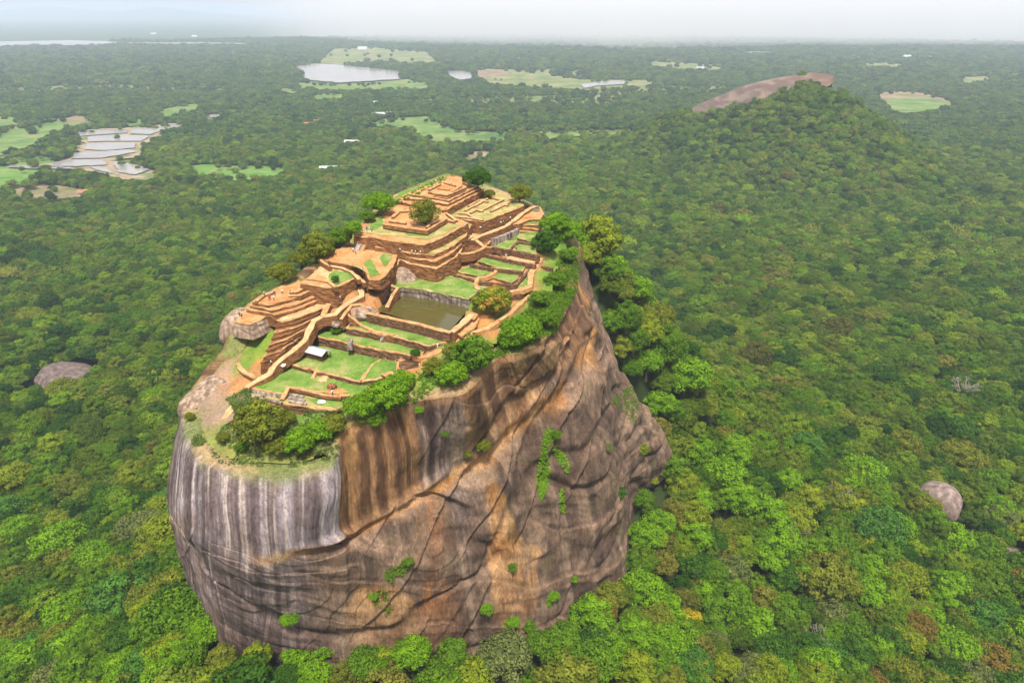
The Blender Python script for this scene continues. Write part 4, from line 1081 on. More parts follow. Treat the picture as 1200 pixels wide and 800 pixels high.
for vi, (vp, cnt, c, nm) in enumerate(vine_sets):
    vpa = np.array(vp, float); pts = []; rad = []; rr = np.random.default_rng(vi+50); t_ = 0
    while len(pts) < cnt and t_ < 8000:
        t_ += 1
        a, b = rr.uniform(vpa.min(0), vpa.max(0)); _, ii = seg_dist(np.array([a]), np.array([b]), vpa)
        if not ii[0]: continue
        h_, n_ = on_rock(a, b)
        if h_: pts.append(tuple(h_)); rad.append(rr.uniform(.3, .95))
    if pts: tufts(nm, pts, rad, LEAF[c], vi+50)
CS = [(566,521,10,'olive','olive shrub on the cliff below the white and black stain'),(491,480,6,'bright green','small green shrub at the upper cliff edge right of the rim grove'),
      (522,508,5,'mid green','tiny green shrub beside the white and black stain'),(548,532,6,'olive','small olive shrub left of the cliff shrub'),
      (712,524,7,'grey green','grey green shrub on the far part of the cliff'),(754,526,7,'yellow green','yellow green shrub near the right edge of the cliff'),
      (766,563,6,'yellow green','yellow bush at the right foot of the cliff'),(652,508,7,'mid green','shrub at the head of the hanging vines'),
      (570,712,8,'bright green','bright shrub low on the cliff right of the tall foot tree'),(601,726,9,'bright green','upper bright shrub on the lower cliff'),
      (620,733,8,'mid green','dark shrub on the lower cliff beside the red scar'),(648,697,7,'bright green','small bright shrub in the lower right of the cliff'),
      (600,664,6,'mid green','lone shrub in the middle of the lower cliff'),(478,657,7,'mid green','shrub on the brown cliff right of the ochre scar'),
      (438,697,6,'bright green','small shrub beneath the orange stain'),(727,577,8,'deep green','dark shrub in the notch between the two cliff spurs'),
      (340,722,11,'bright green','bright shrub at the foot of the grey cliff'),(672,678,5,'bright green','tiny shrub beside the dark crack of the lower cliff')]
for k, (a, b, rp_, c, l) in enumerate(CS):
    h_, n_ = on_rock(a, b)
    if not h_: continue
    zc = project(h_.x, h_.y, h_.z)[2]; r_ = rp_*zc/FPX
    tree(h_+Vector((0, -.3*r_, .1*r_)), r_, c, k, l, 'shrubs clinging to the cliff', 'shrub', 'shrub', trunk=False, th=.6)

# ------------------------------------------------------------------ fields and water on the plain
FIELDS = [  # outline in the picture, kind
 ('water', 'lake', [(348,78),(370,76.5),(396,77),(430,80),(471,84.5),(470,94),(440,96),(398,98.5),(362,95),(352,92),(355,85),(345,83)]),
 ('water', 'river', [(-30,50),(30,49),(80,48),(140,49.5),(135,53),(90,55),(40,54.5),(-30,57)]),
 ('water', 'river', [(140,50.5),(230,50),(330,52),(330,53.4),(220,52.5),(140,52)]),
 ('water', 'pond', [(519,85),(540,84),(556,87),(554,94),(537,95),(527,90)]),
 ('water', 'pond', [(680,101),(700,97.5),(718,96),(738,97),(730,100.5),(700,102),(685,105)]),
 ('water', 'pond', [(862,62),(885,61),(915,62),(905,64.5),(880,64)]),
 ('pale', 'field', [(380,66),(392,57),(440,56),(500,61),(512,72),(480,77),(440,74),(400,76),(372,74)]),
 ('green', 'field', [(346,97),(400,99.5),(440,97.5),(478,93),(500,100),(470,106),(400,107),(352,104)]),
 ('pale', 'field', [(556,90),(600,84),(640,88),(640,97),(600,102),(572,98)]),
 ('bare', 'field', [(556,80),(590,82),(600,88),(570,93),(558,90)]),
 ('pale', 'field', [(600,88),(640,86),(680,94),(760,94),(770,99),(700,107),(640,104),(598,101)]),
 ('green', 'field', [(430,146),(450,140),(500,137),(514,143),(530,152),(560,155),(597,157),(592,165),(540,168),(505,168),(490,158),(478,150),(440,150)]),
 ('green', 'field', [(630,160),(650,157),(682,158),(676,163),(640,165)]),
 ('green', 'field', [(-30,168),(0,158),(40,148),(88,138),(112,141),(80,151),(62,156),(40,170),(0,184),(-30,190)]),
 ('bare', 'field', [(60,142),(90,136),(112,139),(108,145),(80,145)]),
 ('lush', 'field', [(-30,196),(10,197),(52,201),(52,212),(30,216),(0,222),(-30,226)]),
 ('green', 'field', [(-10,190),(40,184),(70,188),(60,198),(20,196)]),
 ('bare', 'field', [(12,226),(30,220),(70,219),(100,224),(108,232),(60,236),(20,234)]),
 ('lush', 'field', [(218,197),(240,194),(290,196),(333,197),(338,205),(300,212),(262,214),(240,208),(225,203)]),
 ('bare', 'field', [(236,137),(250,135),(272,135),(270,139),(245,142)]),
 ('green', 'field', [(182,132),(200,127),(232,122),(235,128),(210,136),(190,138)]),
 ('green', 'field', [(140,148),(160,141),(175,140),(168,147),(150,150)]),
 ('mud', 'field', [(88,155),(120,152),(165,151),(195,146),(216,146),(218,151),(200,158),(188,165),(172,170),(165,178),(175,184),(130,190),(170,196),(192,207),(172,214),(140,212),(120,205),(90,200),(62,203),(48,196),(80,188),(95,180),(75,176),(100,170),(90,164)]),
 ('bare', 'field', [(1025,110),(1050,108),(1082,110),(1112,118),(1120,126),(1080,130),(1050,133),(1035,120)]),
 ('green', 'field', [(1040,117),(1080,116),(1112,121),(1112,129),(1060,134),(1044,130)]),
 ('pale', 'field', [(765,72),(800,74),(850,78),(850,84),(800,84),(760,79)]),
 ('pale', 'field', [(1010,76),(1040,74),(1070,78),(1050,81),(1015,80)]),
 ('pale', 'field', [(1120,92),(1160,90),(1165,96),(1130,100)]),
 ('bare', 'field', [(540,186),(552,180),(574,179),(576,184),(560,190),(544,190)]),
 ('green', 'field', [(-20,140),(10,138),(30,142),(20,148),(-20,152)]),
 ('pale', 'field', [(330,104),(352,107),(345,111),(325,109)]),
 ('green', 'field', [(360,112),(400,111),(408,116),(370,118)]),
 ('green', 'field', [(470,100),(500,98),(505,104),(480,107)]),
]
M['field_pale'] = noisy('yellowish_meadow', [(.35, (.07, .12, .03)), (.5, (.15, .18, .05)), (.65, (.25, .23, .11))], .010, fine=.05, bump=0)
M['field_green'] = noisy('green_pasture', [(.35, (.06, .13, .025)), (.5, (.11, .19, .035)), (.68, (.20, .20, .08))], .012, fine=.05, bump=0)
M['field_lush'] = noisy('lush_paddy', [(.35, (.07, .16, .022)), (.5, (.10, .21, .028)), (.68, (.17, .22, .06))], .018, fine=.06, bump=0)
M['field_bare'] = noisy('bare_ground', [(.35, (.12, .14, .045)), (.5, (.20, .155, .085)), (.65, (.27, .19, .12))], .016, fine=.06, bump=0)
M['field_mud'] = noisy('paddy_mud', [(.35, (.25, .18, .11)), (.5, (.30, .23, .155)), (.6, (.11, .15, .04))], .02, fine=.06, bump=0)
m = Mat('open_water', .18, .6); m.color(m.ramp(m.noise(m.coords(), .01, 4), [(.3, (.20, .19, .17)), (.7, (.30, .29, .27))])); m.bump(m.noise(m.coords(), .3, 4), .1, .3); M['field_water'] = m.m
FP = []; FPL = []
zlev = 0
for k, (kind, nm, pp) in enumerate(FIELDS):
    zz = .5 + .12*k if kind != 'water' else 5.2 + .05*k
    if k == -1: zz = 0
    wpts = [P(a, b, 0) for a, b in pp]
    if k == -1:
        wpts = [P(a, b, 38) for a, b in pp]
    FP.append(np.array([(p.x, p.y) for p in wpts]))
    lift = [P(a, b, (38 if k == -1 else 0)+(9 if b < 130 else 11)) for a, b in pp]; FPL.append(np.array([(p.x, p.y) for p in lift]))
    pts = [Vector((p.x, p.y, 0)) for p in wpts]
    ext = max((p-pts[0]).length for p in pts)
    pts = jitter_poly(pts, ext/45, ext/130, k)
    if k == -1:
        for p in pts: p.z = float(terr(p.x, p.y))+2.5
    else:
        for p in pts: p.z = zz
    tri = tessellate_polygon([pts])
    tag(new_obj(nm, mesh_np(nm, pts, [tuple(t) for t in tri]), None, [M['field_'+kind] if True else M['dry_lawn']]), kind='structure')
# pools of standing water inside the muddy paddies, cut by thin dykes
PAD = [[(92,157),(118,154),(150,154),(150,158),(120,160),(95,162)], [(153,154),(180,152),(196,149),(196,154),(176,160),(154,159)], [(104,163),(130,161),(160,161),(176,162),(166,168),(130,168),(104,169)],
       [(102,171),(128,170),(160,170),(158,176),(126,179),(100,178)], [(88,182),(120,180),(150,178),(160,181),(120,188),(84,189)], [(64,193),(84,190),(120,190),(128,196),(90,198),(60,198)],
       [(132,192),(160,196),(176,202),(160,208),(140,205)], [(104,198),(124,199),(134,206),(150,210),(120,204)], [(199,148),(214,147.5),(212,151),(202,154)], [(12,197),(50,198.5),(84,199),(84,201),(40,201),(10,199)],
       [(240,137.5),(262,136.5),(268,138),(248,140)]]
for k, pp in enumerate(PAD):
    pts = [P(a, b, 0) for a, b in pp]; pts = jitter_poly([Vector((p.x, p.y, 0)) for p in pts], 6, 2.0, k)
    for p in pts: p.z = 5.0+.02*k
    tag(new_obj('paddy_water', mesh_np('paddy_water', pts, [tuple(t) for t in tessellate_polygon([pts])]), None, [M['field_water']]), kind='structure')

# ------------------------------------------------------------------ boulders among the trees
def tz(px, py, lo=0, hi=110):
    """ground height under a picture point"""
    z = 20.0
    for _ in range(60):
        p = P(px, py, z); z = z*.6+.4*float(ground_z(np.array(p.x), np.array(p.y)))
    return P(px, py, z)
BOUL = [(76,440,37,'bark','wide dark rounded boulder rising from the forest on the left',(1.1,.8,.36)),
        (1099,588,27,'boulder','big pinkish grey boulder in the forest on the right',(1,.9,.85)),
        (1070,583,6,'boulder','small boulder touching the left side of the big pinkish boulder',(1,1,.9)),
        (1196,650,14,'boulder','pale rock slab at the right edge of the photo beside a small clearing',(1.3,1,.3))]
M['boulder'] = noisy('pinkish_granite', [(.3, (.10, .072, .062)), (.5, (.19, .14, .12)), (.7, (.34, .27, .24))], .35, (1, 1, .3), fine=1.0, bump=.8)
M['dark_boulder'] = noisy('dark_granite', [(.3, (.06, .045, .04)), (.5, (.12, .09, .08)), (.7, (.22, .17, .15))], .35, fine=1.0)
BP = []
for k, (a, b, rp_, mt, l, sq) in enumerate(BOUL):
    g = tz(a, b+rp_*sq[2]*.7)
    zc = project(g.x, g.y, g.z)[2]; r_ = rp_*zc/FPX
    cn = PY(a, b, g.y); 
    boulder(cn - Vector((0, 0, r_*sq[2]*.15 if k != 1 else 0)), r_*.96, 31+k*2, 'boulder', l, 'boulder', 'dark_boulder' if k == 0 else 'boulder', (sq[0], sq[1], sq[2]*1.15), .12, freq=1.0)
    BP.append((cn.x, cn.y, r_*.95, g.y))

# bare rock cap of the hill
rc = []
slab_pts = [(812,124,1450),(838,112,1440),(868,101,1425),(900,93,1400),(930,88,1375),(955,86,1360),(977,90,1348)]
sp = np.array([tuple(PY(a, b, Y)) for a, b, Y in slab_pts])
SL, _ = catmull(sp, 90, False)
prof = np.linspace(-1, 1, 40)
Vv = []
for i, p in enumerate(SL):
    t = SL[min(i+1, 89)]-SL[max(i-1, 0)]; t[2] = 0; t /= np.linalg.norm(t); s = np.array([t[1], -t[0], 0])   # towards the viewer
    if s[1] > 0: s = -s
    e = math.sin(math.pi*min(1, (i+2)/92))**.4
    wd = (24+52*(i/90)**.7+16*fbm(i*.07, 2, 0, 2))*e
    for q in prof:
        drop = (abs(q)**2.2)*26*e if q > 0 else (abs(q)**2)*60
        n = fbm(p[0]*.03+q*1.5, i*.05, 3, 4)*2.6
        Vv.append(p + s*(q*wd+4) - np.array([0, 0, drop*1.25-n*(1-abs(q)*.2)-2.0+5*(1-i/90)]))
Vv = np.array(Vv); cn_ = fbm(Vv[:, 0]*.05, Vv[:, 1]*.05, Vv[:, 2]*.12, 4)
me = mesh_np('rock_crest', Vv, grid_faces(90, 40), True, col=mix(mix((.12, .080, .062), (.22, .165, .135), smooth(-.3, .35, cn_)), (.13, .062, .036), smooth(-40, 40, Vv[:, 0]-np.quantile(Vv[:, 0], .8))*.6))
crest = new_obj('rock_crest', me, None, [M['rock']]); tag(crest, kind='structure')
crest_xy = SL[:, :2]+np.array([0, -22.0])

# ------------------------------------------------------------------ the forest : where trees stand
def scatter(r0, r1, sp_, seed):
    r = np.random.default_rng(seed)
    xs_ = np.arange(-r1*.86, r1*.86, sp_); ys_ = np.arange(max(40, r0*.6), r1, sp_)
    gx_, gy_ = np.meshgrid(xs_, ys_); gx_ = gx_.ravel()+r.uniform(-.45, .45, gx_.size)*sp_; gy_ = gy_.ravel()+r.uniform(-.45, .45, gy_.size)*sp_
    rad = np.hypot(gx_, gy_); k_ = (rad >= r0) & (rad < r1) & (np.abs(gx_) < gy_*.84+90)
    gx_, gy_ = gx_[k_], gy_[k_]
    z_ = ground_z(gx_, gy_)
    if r0 < 500:
        d_, in_ = seg_dist(gx_, gy_, bpoly); keep_ = np.ones(len(gx_), bool)
        for q_ in np.where(in_ | (d_ < 9))[0]:                     # the rock stands here if it rises well over the soil
            for ox, oy in ((0, 0), (3, 0), (-3, 0), (0, 3), (0, -3)):
                h_ = bvh.ray_cast(Vector((gx_[q_]+ox, gy_[q_]+oy, 400)), Vector((0, 0, -1)))
                if h_[0] is not None and h_[0].z > z_[q_]+5: keep_[q_] = False; break
            if in_[q_] and d_[q_] > 30: keep_[q_] = False
    else: keep_ = np.ones(len(gx_), bool)
    if r0 >= 760:
        dn = fbm(gx_*.0016+4, gy_*.0030, 2, 4); thin = smooth(1100, 2300, np.hypot(gx_, gy_))
        keep_ &= (dn > -.20-.6*(1-thin)) | (r.random(len(gx_)) < .10)
    elif True: keep_ &= r.random(len(gx_)) > .02
    for kf, fp in [(q_, f_) for q_, f_ in enumerate(FP)]+[(q_, f_) for q_, f_ in enumerate(FPL)]:
        lo, hi = fp.min(0), fp.max(0)
        s_ = (gx_ > lo[0]) & (gx_ < hi[0]) & (gy_ > lo[1]) & (gy_ < hi[1])
        if s_.any():
            _, ii = seg_dist(gx_[s_], gy_[s_], fp); q = np.ones(len(gx_), bool)
            stay = r.random(ii.sum()) < (.06 if FIELDS[kf][0] != 'water' else 0)
            iv = ii.copy(); iv[np.where(ii)[0][stay]] = False
            q[np.where(s_)[0][iv]] = False; keep_ &= q
            # keep the strip in front of open ground clear so that low trees do not hide it
    if r0 < 1700:
        dcr = np.min(np.hypot(gx_[:, None]-crest_xy[None, ::6, 0], gy_[:, None]-crest_xy[None, ::6, 1]) - np.linspace(-14, 8, 15)[None], axis=1) if r1 > 1300 else np.full(len(gx_), 1e3)
        keep_ &= dcr > 24+fbm(gx_*.035, gy_*.035, 0, 3)*34
    for bx, by, br_, fy in BP:
        keep_ &= ~((np.hypot(gx_-bx, gy_-by) < br_*1.05+2) | ((np.abs(gx_-bx) < br_*1.0) & (gy_ < by) & (gy_ > by-br_-(8 if br_ > 22 else 20))))
    return gx_[keep_], gy_[keep_], z_[keep_]
bands = [(60, 380, 8.2), (380, 760, 6.9), (760, 1700, 7.4), (1700, 3200, 9.5), (3200, 7800, 15.5)]
TX, TY, TZ, TR, TK = [], [], [], [], []
for bi, (r0, r1, s_) in enumerate(bands):
    x_, y_, z_ = scatter(r0, r1, s_, 900+bi)
    r = np.random.default_rng(70+bi)
    # taller mature trees stand out of a lower canopy
    q = r.random(len(x_)); rad = s_*(.58+.42*q**2) * (1+.15*fbm(x_*.01, y_*.01, 3, 2))
    rad *= np.where(r.random(len(x_)) < .10, 1.45, 1)
    hgt = (5.5 if bi < 2 else 4.0) + rad*(.75 if bi < 3 else .35) + r.uniform(-2.2, 2.6, len(x_))
    TX.append(x_); TY.append(y_); TZ.append(z_+hgt); TR.append(rad); TK.append(np.full(len(x_), bi))
TX, TY, TZ, TR, TK = map(np.concatenate, (TX, TY, TZ, TR, TK))
print('trees', len(TX), [int((TK == k).sum()) for k in range(5)])

# the ones that show largest become single trees
near = np.where(TK <= 1)[0]
px_, py_, zc_ = project(TX[near], TY[near], TZ[near])
size = TR[near]*FPX/zc_
vis = (px_ > -10) & (px_ < 1210) & (py_ > 0) & (py_ < 800+size*.3) & (zc_ > 20)
cand = near[vis]; csz = size[vis]; cpx = px_[vis]; cpy = py_[vis]
order = np.argsort(-csz)
single = []
for q in order:
    i = cand[q]; p = Vector((TX[i], TY[i], TZ[i]+TR[i]*.5)); dv = p-CAMP; L = dv.length
    h_ = bvh.ray_cast(CAMP, dv.normalized(), L-1)
    if h_[0] is not None: continue
    single.append((i, cpx[q], cpy[q], csz[q]))
    if len(single) >= 262: break
sid = np.array([s_[0] for s_ in single])
rest = np.ones(len(TX), bool); rest[sid] = False

def zone_name(px, py):
    if 225 < px < 700 and py > 690: return 'at the cliff foot' if py < 765 else 'at the bottom under the cliff'
    if px <= 225:
        if py < 560: return 'in the forest left of the ruins'
        if py < 640: return 'left of the streaked cliff'
        if py < 720: return 'left of the cliff foot'
        return 'in the bottom left corner'
    if py < 560: return 'on the slope right of the rock'
    if py < 640: return 'right of the cliff foot' if px < 900 else 'near the big pinkish boulder'
    if py < 720: return 'right of the lower cliff' if px < 950 else 'below the big pinkish boulder'
    return 'in the bottom right corner' if px > 950 else 'at the bottom right of the cliff'
SH = ['broad domed', 'round', 'flat topped', 'tall rounded', 'wide spreading', 'high domed', 'loose']
rr = random.Random(5)
groups = {}
info = []
for (i, a, b, s_) in single:
    nv = fbm(TX[i]*.02, TY[i]*.02, 8, 2)
    wts = [.24, .08, .28, .14, .12, .06, .05, .03]
    if 15 < TX[i] < 150 and 220 < TY[i] < 440: wts = [.5, 0, .25, .05, .2, 0, 0, 0]
    if b > 600 or a < 300: wts[0] += .08
    if nv > .1: wts[2] += .15; wts[0] += .1
    if nv < -.1: wts[3] += .12; wts[1] += .06; wts[5] += .05
    c = rr.choices(CLSN, wts)[0]
    zn = zone_name(a, b)
    groups.setdefault((c, zn), []).append(len(info)); info.append([i, a, b, s_, c, zn, None])
ordw = ['leftmost', 'second from left', 'third from left', 'fourth from left', 'fifth from left', 'sixth from left', 'seventh from left', 'eighth from left', 'ninth from left',
        'tenth from left', 'eleventh from left', 'twelfth from left', 'thirteenth from left', 'fourteenth from left']
numw = ['', 'one', 'two', 'three', 'four', 'five', 'six', 'seven', 'eight', 'nine', 'ten', 'eleven', 'twelve', 'thirteen', 'fourteen']
for (c, zn), idx in groups.items():
    idx.sort(key=lambda q: info[q][1])
    n = len(idx)
    for j, q in enumerate(idx):
        if n == 1: l = f'only {c} tree {zn}'
        elif n == 2: l = f'{["left", "right"][j]} one of two {c} trees {zn}'
        else:
            w_ = 'rightmost' if j == n-1 else ordw[min(j, 13)]
            l = f'{w_} of the {c} trees {zn}'
        info[q][6] = l
for q, (i, a, b, s_, c, zn, l) in enumerate(info):
    kk = rr.randrange(7)
    tree(Vector((TX[i], TY[i], TZ[i])), float(TR[i])*1.06, c, kk, l, 'forest trees around the rock', 'tree', 'tree', th=(TZ[i]-float(ground_z(TX[i], TY[i]))+.5)/(float(TR[i])*1.06))

# a few special trees
def special(px, py, rp_, label, mat=None, bare=None, v=0, cat='tree', sparse=None):
    g = tz(px, py+rp_*.6); zc = project(g.x, g.y, g.z+9)[2]; r_ = rp_*zc/FPX
    cn = PY(px, py, g.y-2); gz = float(ground_z(cn.x, cn.y)); cn.z = max(cn.z, gz+r_*1.0)
    th = (cn.z-gz)/r_
    if bare is None:
        return tree(cn+Vector((0, 0, 2)), r_, 'mid green', v, label, None, 'tree', 'tree', mat, th=th)
    root = thing('tree', (cn.x, cn.y, gz), label, 'tree', None, rz=v)
    t = new_obj('trunk', BARE[bare], root); t.location = (0, 0, th*r_+2.4); t.scale = (r_*.8, r_*.8, r_*.8)
    if sparse:
        o = new_obj('crown', SPARSE, root); o.location = (0, 0, th*r_+3.0); o.scale = (r_, r_, r_)
    return root
SPARSE = crown_mesh('crown', 777, 26, 26, .05, .8, core=False); SPARSE.materials.append(LEAF['grey green'])
special(702,752,22,'tree with white bare branches at the foot of the cliff, right of the red scar', bare=0, v=1, sparse=1)
special(982,592,24,'leafless pale tree with spreading branches left of the big pinkish boulder', bare=1, v=2)
special(930,632,22,'grey leafless tree below and left of the other leafless trees', bare=2, v=3)
special(960,752,20,'leafless twiggy tree near the bottom right', bare=0, v=4)
special(1127,462,22,'pale leafless tree standing alone in the forest above the big boulder', bare=1, v=5)
special(805,730,15,'yellow flowering tree in the forest right of the cliff foot', M['yellow_leaf'], v=1)
special(854,650,16,'orange brown tree in the middle of the right hand forest', LEAF['rusty'], v=0)
special(1192,790,14,'yellow orange tree cut by the bottom right corner of the photo', M['yellow_leaf'], v=3)
special(1192,385,14,'vivid green tree at the right edge of the photo', LEAF['bright green'], v=1)
special(545,722,21,'tall blue green tree standing against the foot of the cliff', LEAF['blue green'], v=3)
special(378,760,20,'vivid green tree right of the grey cliff foot', LEAF['bright green'], v=0)
special(350,772,18,'vivid green tree directly under the grey cliff foot', LEAF['bright green'], v=4)
special(240,745,19,'bright green tree wedged against the left foot of the cliff', LEAF['bright green'], v=1)
special(432,782,22, 'leafy mid green tree at the middle of the cliff foot', LEAF['mid green'], v=4)
special(476,768,21, 'yellow green tree right of the middle of the cliff foot', LEAF['yellow green'], v=0)
special(597,772,20, 'fresh green tree between the tall blue green tree and the red scar', LEAF['bright green'], v=2)
special(512,752,15, 'small fresh green tree left of the tall blue green foot tree', LEAF['bright green'], v=6)
special(303,776,17, 'yellow green tree below the grey cliff on the left', LEAF['yellow green'], v=3)
special(222,772,20, 'mid green tree filling the notch left of the cliff foot', LEAF['mid green'], v=1)
special(262,778,17, 'olive tree between the notch tree and the grey cliff foot', LEAF['olive'], v=3)
special(300,795,17, 'mid green tree at the bottom edge under the grey cliff', LEAF['mid green'], v=0)
special(335,799,18, 'deep green tree cut by the bottom edge under the grey cliff', LEAF['deep green'], v=2)
special(368,797,20, 'bright green tree cut by the bottom edge, right of the deep green one', LEAF['bright green'], v=1)
special(398,799,16, 'olive tree cut by the bottom edge below the middle of the cliff', LEAF['olive'], v=5)
special(752,588,15, 'mid green tree in the notch below the right spur of the cliff', LEAF['mid green'], v=2)
special(655,760,14,'bright green tree under the reddish scar of the cliff', LEAF['bright green'], v=1)

# everything else is one forest (instanced inside one object)
def instancer(name, sets):
    n = sum(len(s_[0]) for s_ in sets)
    P_ = np.concatenate([np.stack([s_[0], s_[1], s_[2]], -1) for s_ in sets])
    me = bpy.data.meshes.new(name); me.vertices.add(n); me.vertices.foreach_set('co', P_.astype(np.float32).ravel())
    sc_ = np.concatenate([s_[3] for s_ in sets]).astype(np.float32); kk = np.concatenate([s_[4] for s_ in sets]).astype(np.int32)
    r = np.random.default_rng(3)
    rot = r.uniform(0, 6.28, n).astype(np.float32)
    for nm, ty, dt in (('sc', 'FLOAT', sc_), ('rot', 'FLOAT', rot), ('kind_i', 'INT', kk)):
        a = me.attributes.new(nm, ty, 'POINT'); a.data.foreach_set('value', dt)
    o = new_obj(name, me)
    ng = bpy.data.node_groups.new(name+'_nodes', 'GeometryNodeTree')
    ng.interface.new_socket('Geometry', in_out='INPUT', socket_type='NodeSocketGeometry'); ng.interface.new_socket('Geometry', in_out='OUTPUT', socket_type='NodeSocketGeometry')
    N, Lk = ng.nodes, ng.links
    gi = N.new('NodeGroupInput'); go = N.new('NodeGroupOutput'); jn = N.new('GeometryNodeJoinGeometry')
    def attr(nm, ty):
        a = N.new('GeometryNodeInputNamedAttribute'); a.data_type = ty; a.inputs['Name'].default_value = nm
        return a.outputs['Attribute']
    a_sc, a_rot, a_k = attr('sc', 'FLOAT'), attr('rot', 'FLOAT'), attr('kind_i', 'INT')
    cx_ = N.new('ShaderNodeCombineXYZ'); Lk.new(a_rot, cx_.inputs[2])
    protos = CROWN + MIDC + FARC
    for k, pm in enumerate(protos):
        po = bpy.data.objects.new('crown_source', pm)                    # never linked: only its mesh is used
        oi = N.new('GeometryNodeObjectInfo'); oi.inputs['Object'].default_value = po; oi.inputs['As Instance'].default_value = True
        cmp_ = N.new('FunctionNodeCompare'); cmp_.data_type = 'INT'; cmp_.operation = 'EQUAL'
        Lk.new(a_k, cmp_.inputs[2]); cmp_.inputs[3].default_value = k
        ip = N.new('GeometryNodeInstanceOnPoints')
        Lk.new(gi.outputs[0], ip.inputs['Points']); Lk.new(cmp_.outputs[0], ip.inputs['Selection']); Lk.new(oi.outputs['Geometry'], ip.inputs['Instance'])
        Lk.new(cx_.outputs[0], ip.inputs['Rotation']); Lk.new(a_sc, ip.inputs['Scale']); Lk.new(ip.outputs[0], jn.inputs[0])
    Lk.new(jn.outputs[0], go.inputs[0])
    md = o.modifiers.new('trees', 'NODES'); md.node_group = ng
    return tag(o, kind='stuff')
r = np.random.default_rng(8)
kinds = np.where(TK <= 1, r.integers(0, 7, len(TX)), np.where(TK == 2, 7+r.integers(0, 5, len(TX)), 12+r.integers(0, 4, len(TX))))
instancer('forest', [(TX[rest], TY[rest], TZ[rest], TR[rest]*1.12, kinds[rest])])

# ------------------------------------------------------------------ far houses of the plain
M['tin'] = noisy('tin_roof', [(.3, (.34, .35, .37)), (.7, (.50, .50, .50))], .5)
M['tile'] = noisy('red_roof', [(.3, (.28, .11, .06)), (.7, (.40, .19, .11))], .5)
M['plaster'] = noisy('plaster', [(.3, (.5, .46, .38)), (.7, (.66, .62, .54))], .5)
M['glass'] = noisy('dark_window', [(.3, (.03, .035, .04)), (.7, (.06, .07, .08))], 1)
def house(px, py, L, rz, roof, label):
    p = P(px, py, 0); zc = project(p.x, p.y, 4)[2]
    W_ = L*.5; hh = 3.4
    root = thing('house', (p.x, p.y, 3.0), label, 'house', 'far houses of the plain', rz)
    root.scale = (1.5, 1.5, 1.9)
    bm = bmesh.new(); box_bm(bm, 0, 0, hh/2, L, W_, hh); bm_obj('wall', bm, root, [M['plaster']])
    bm = bmesh.new()
    e = .7; v = [bm.verts.new(c) for c in [(-L/2-e, -W_/2-e, hh), (L/2+e, -W_/2-e, hh), (L/2+e, W_/2+e, hh), (-L/2-e, W_/2+e, hh), (-L/2-e, 0, hh+W_*.35), (L/2+e, 0, hh+W_*.35)]]
    for f_ in ((0, 1, 5, 4), (2, 3, 4, 5), (0, 4, 3), (1, 2, 5), (3, 2, 1, 0)): bm.faces.new([v[q] for q in f_])
    bm_obj('roof', bm, root, [M[roof]])
    for q in (-.3, .3):
        bm = bmesh.new(); box_bm(bm, q*L, -W_/2-.04, 1.9, 1.2, .1, 1.2); bm_obj('window', bm, root, [M['glass']])
    bm = bmesh.new(); box_bm(bm, 0, -W_/2-.04, 1.1, 1.0, .1, 2.1); bm_obj('door', bm, root, [M['wood']])
HS = [(438,138.5,16,.2,'tin','left of three pale roofs in a row above the middle meadow'),(446,138,15,.2,'tin','middle of three pale roofs in a row above the middle meadow'),(454,137.5,14,.2,'tin','right of three pale roofs in a row above the middle meadow'),
      (427,139,12,.5,'tin','small blue grey roof left of the three pale roofs'),(413,173,20,-.1,'tin','long white roof in the trees behind the palace skyline'),(463,180,13,.4,'tin','white roof among trees below the middle meadow'),
      (386,205,20,.1,'tin','bright white roof nearest the left side of the summit'),(340,198,17,.6,'tile','red roofed house right of the lush left meadow'),(439,124,14,.1,'tin','pale roof in the village above the row of three roofs'),
      (447,129,13,.9,'tin','small white roof in the village behind the row'),(372,147,14,.3,'tile','brown roof left of the village in the trees'),(362,150,13,.2,'tile','brown roof at the left end of the village'),
      (157,133,14,.2,'tin','white roof in the trees above the flooded paddies'),(101,232,12,.5,'tile','small red roof below the flooded paddies'),(425,59,44,.05,'tin','long white building on the far meadow beyond the lake'),
      (228,44,36,.3,'tin','far white building above the river, right one'),(180,41,40,.6,'tin','far white building above the river, left one'),(398,203,13,.5,'tile','brown roof beside the bright white roof'),
      (347,190,11,.3,'tin','small pale shed behind the red roofed house'),(820,83,26,.2,'tin','far pale building on the plain left of the wooded hill'),(1062,69,34,.2,'tin','far white building on the plain beyond the wooded hill')]
for h_ in HS: house(*h_)
# low distant hills on the horizon
def far_hill(px, py, Y, wpx, name='far_hill'):
    top = PY(px, py, Y); zc = project(top.x, top.y, top.z)[2]; wd = wpx*zc/FPX
    n = 60; a = np.linspace(-1, 1, n); A_, B_ = np.meshgrid(a, a, indexing='ij'); rr_ = np.sqrt(A_**2+B_**2)
    Hh = top.z*np.clip(1-rr_, 0, 1)**1.2*(1+.35*fbm(A_*3+px, B_*3, 0, 4))-3
    tag(new_obj(name, mesh_np(name, np.stack([top.x+A_*wd, Y+B_*wd*.8, Hh], -1).reshape(-1, 3), grid_faces(n, n), True), None, [M['floor']]), kind='structure')
for a_ in [(1098,41,8200,70),(1148,47,7200,45),(820,33,15000,260),(1040,46,9000,110),(60,9,30000,200),(180,10,28000,150)]: far_hill(*a_)

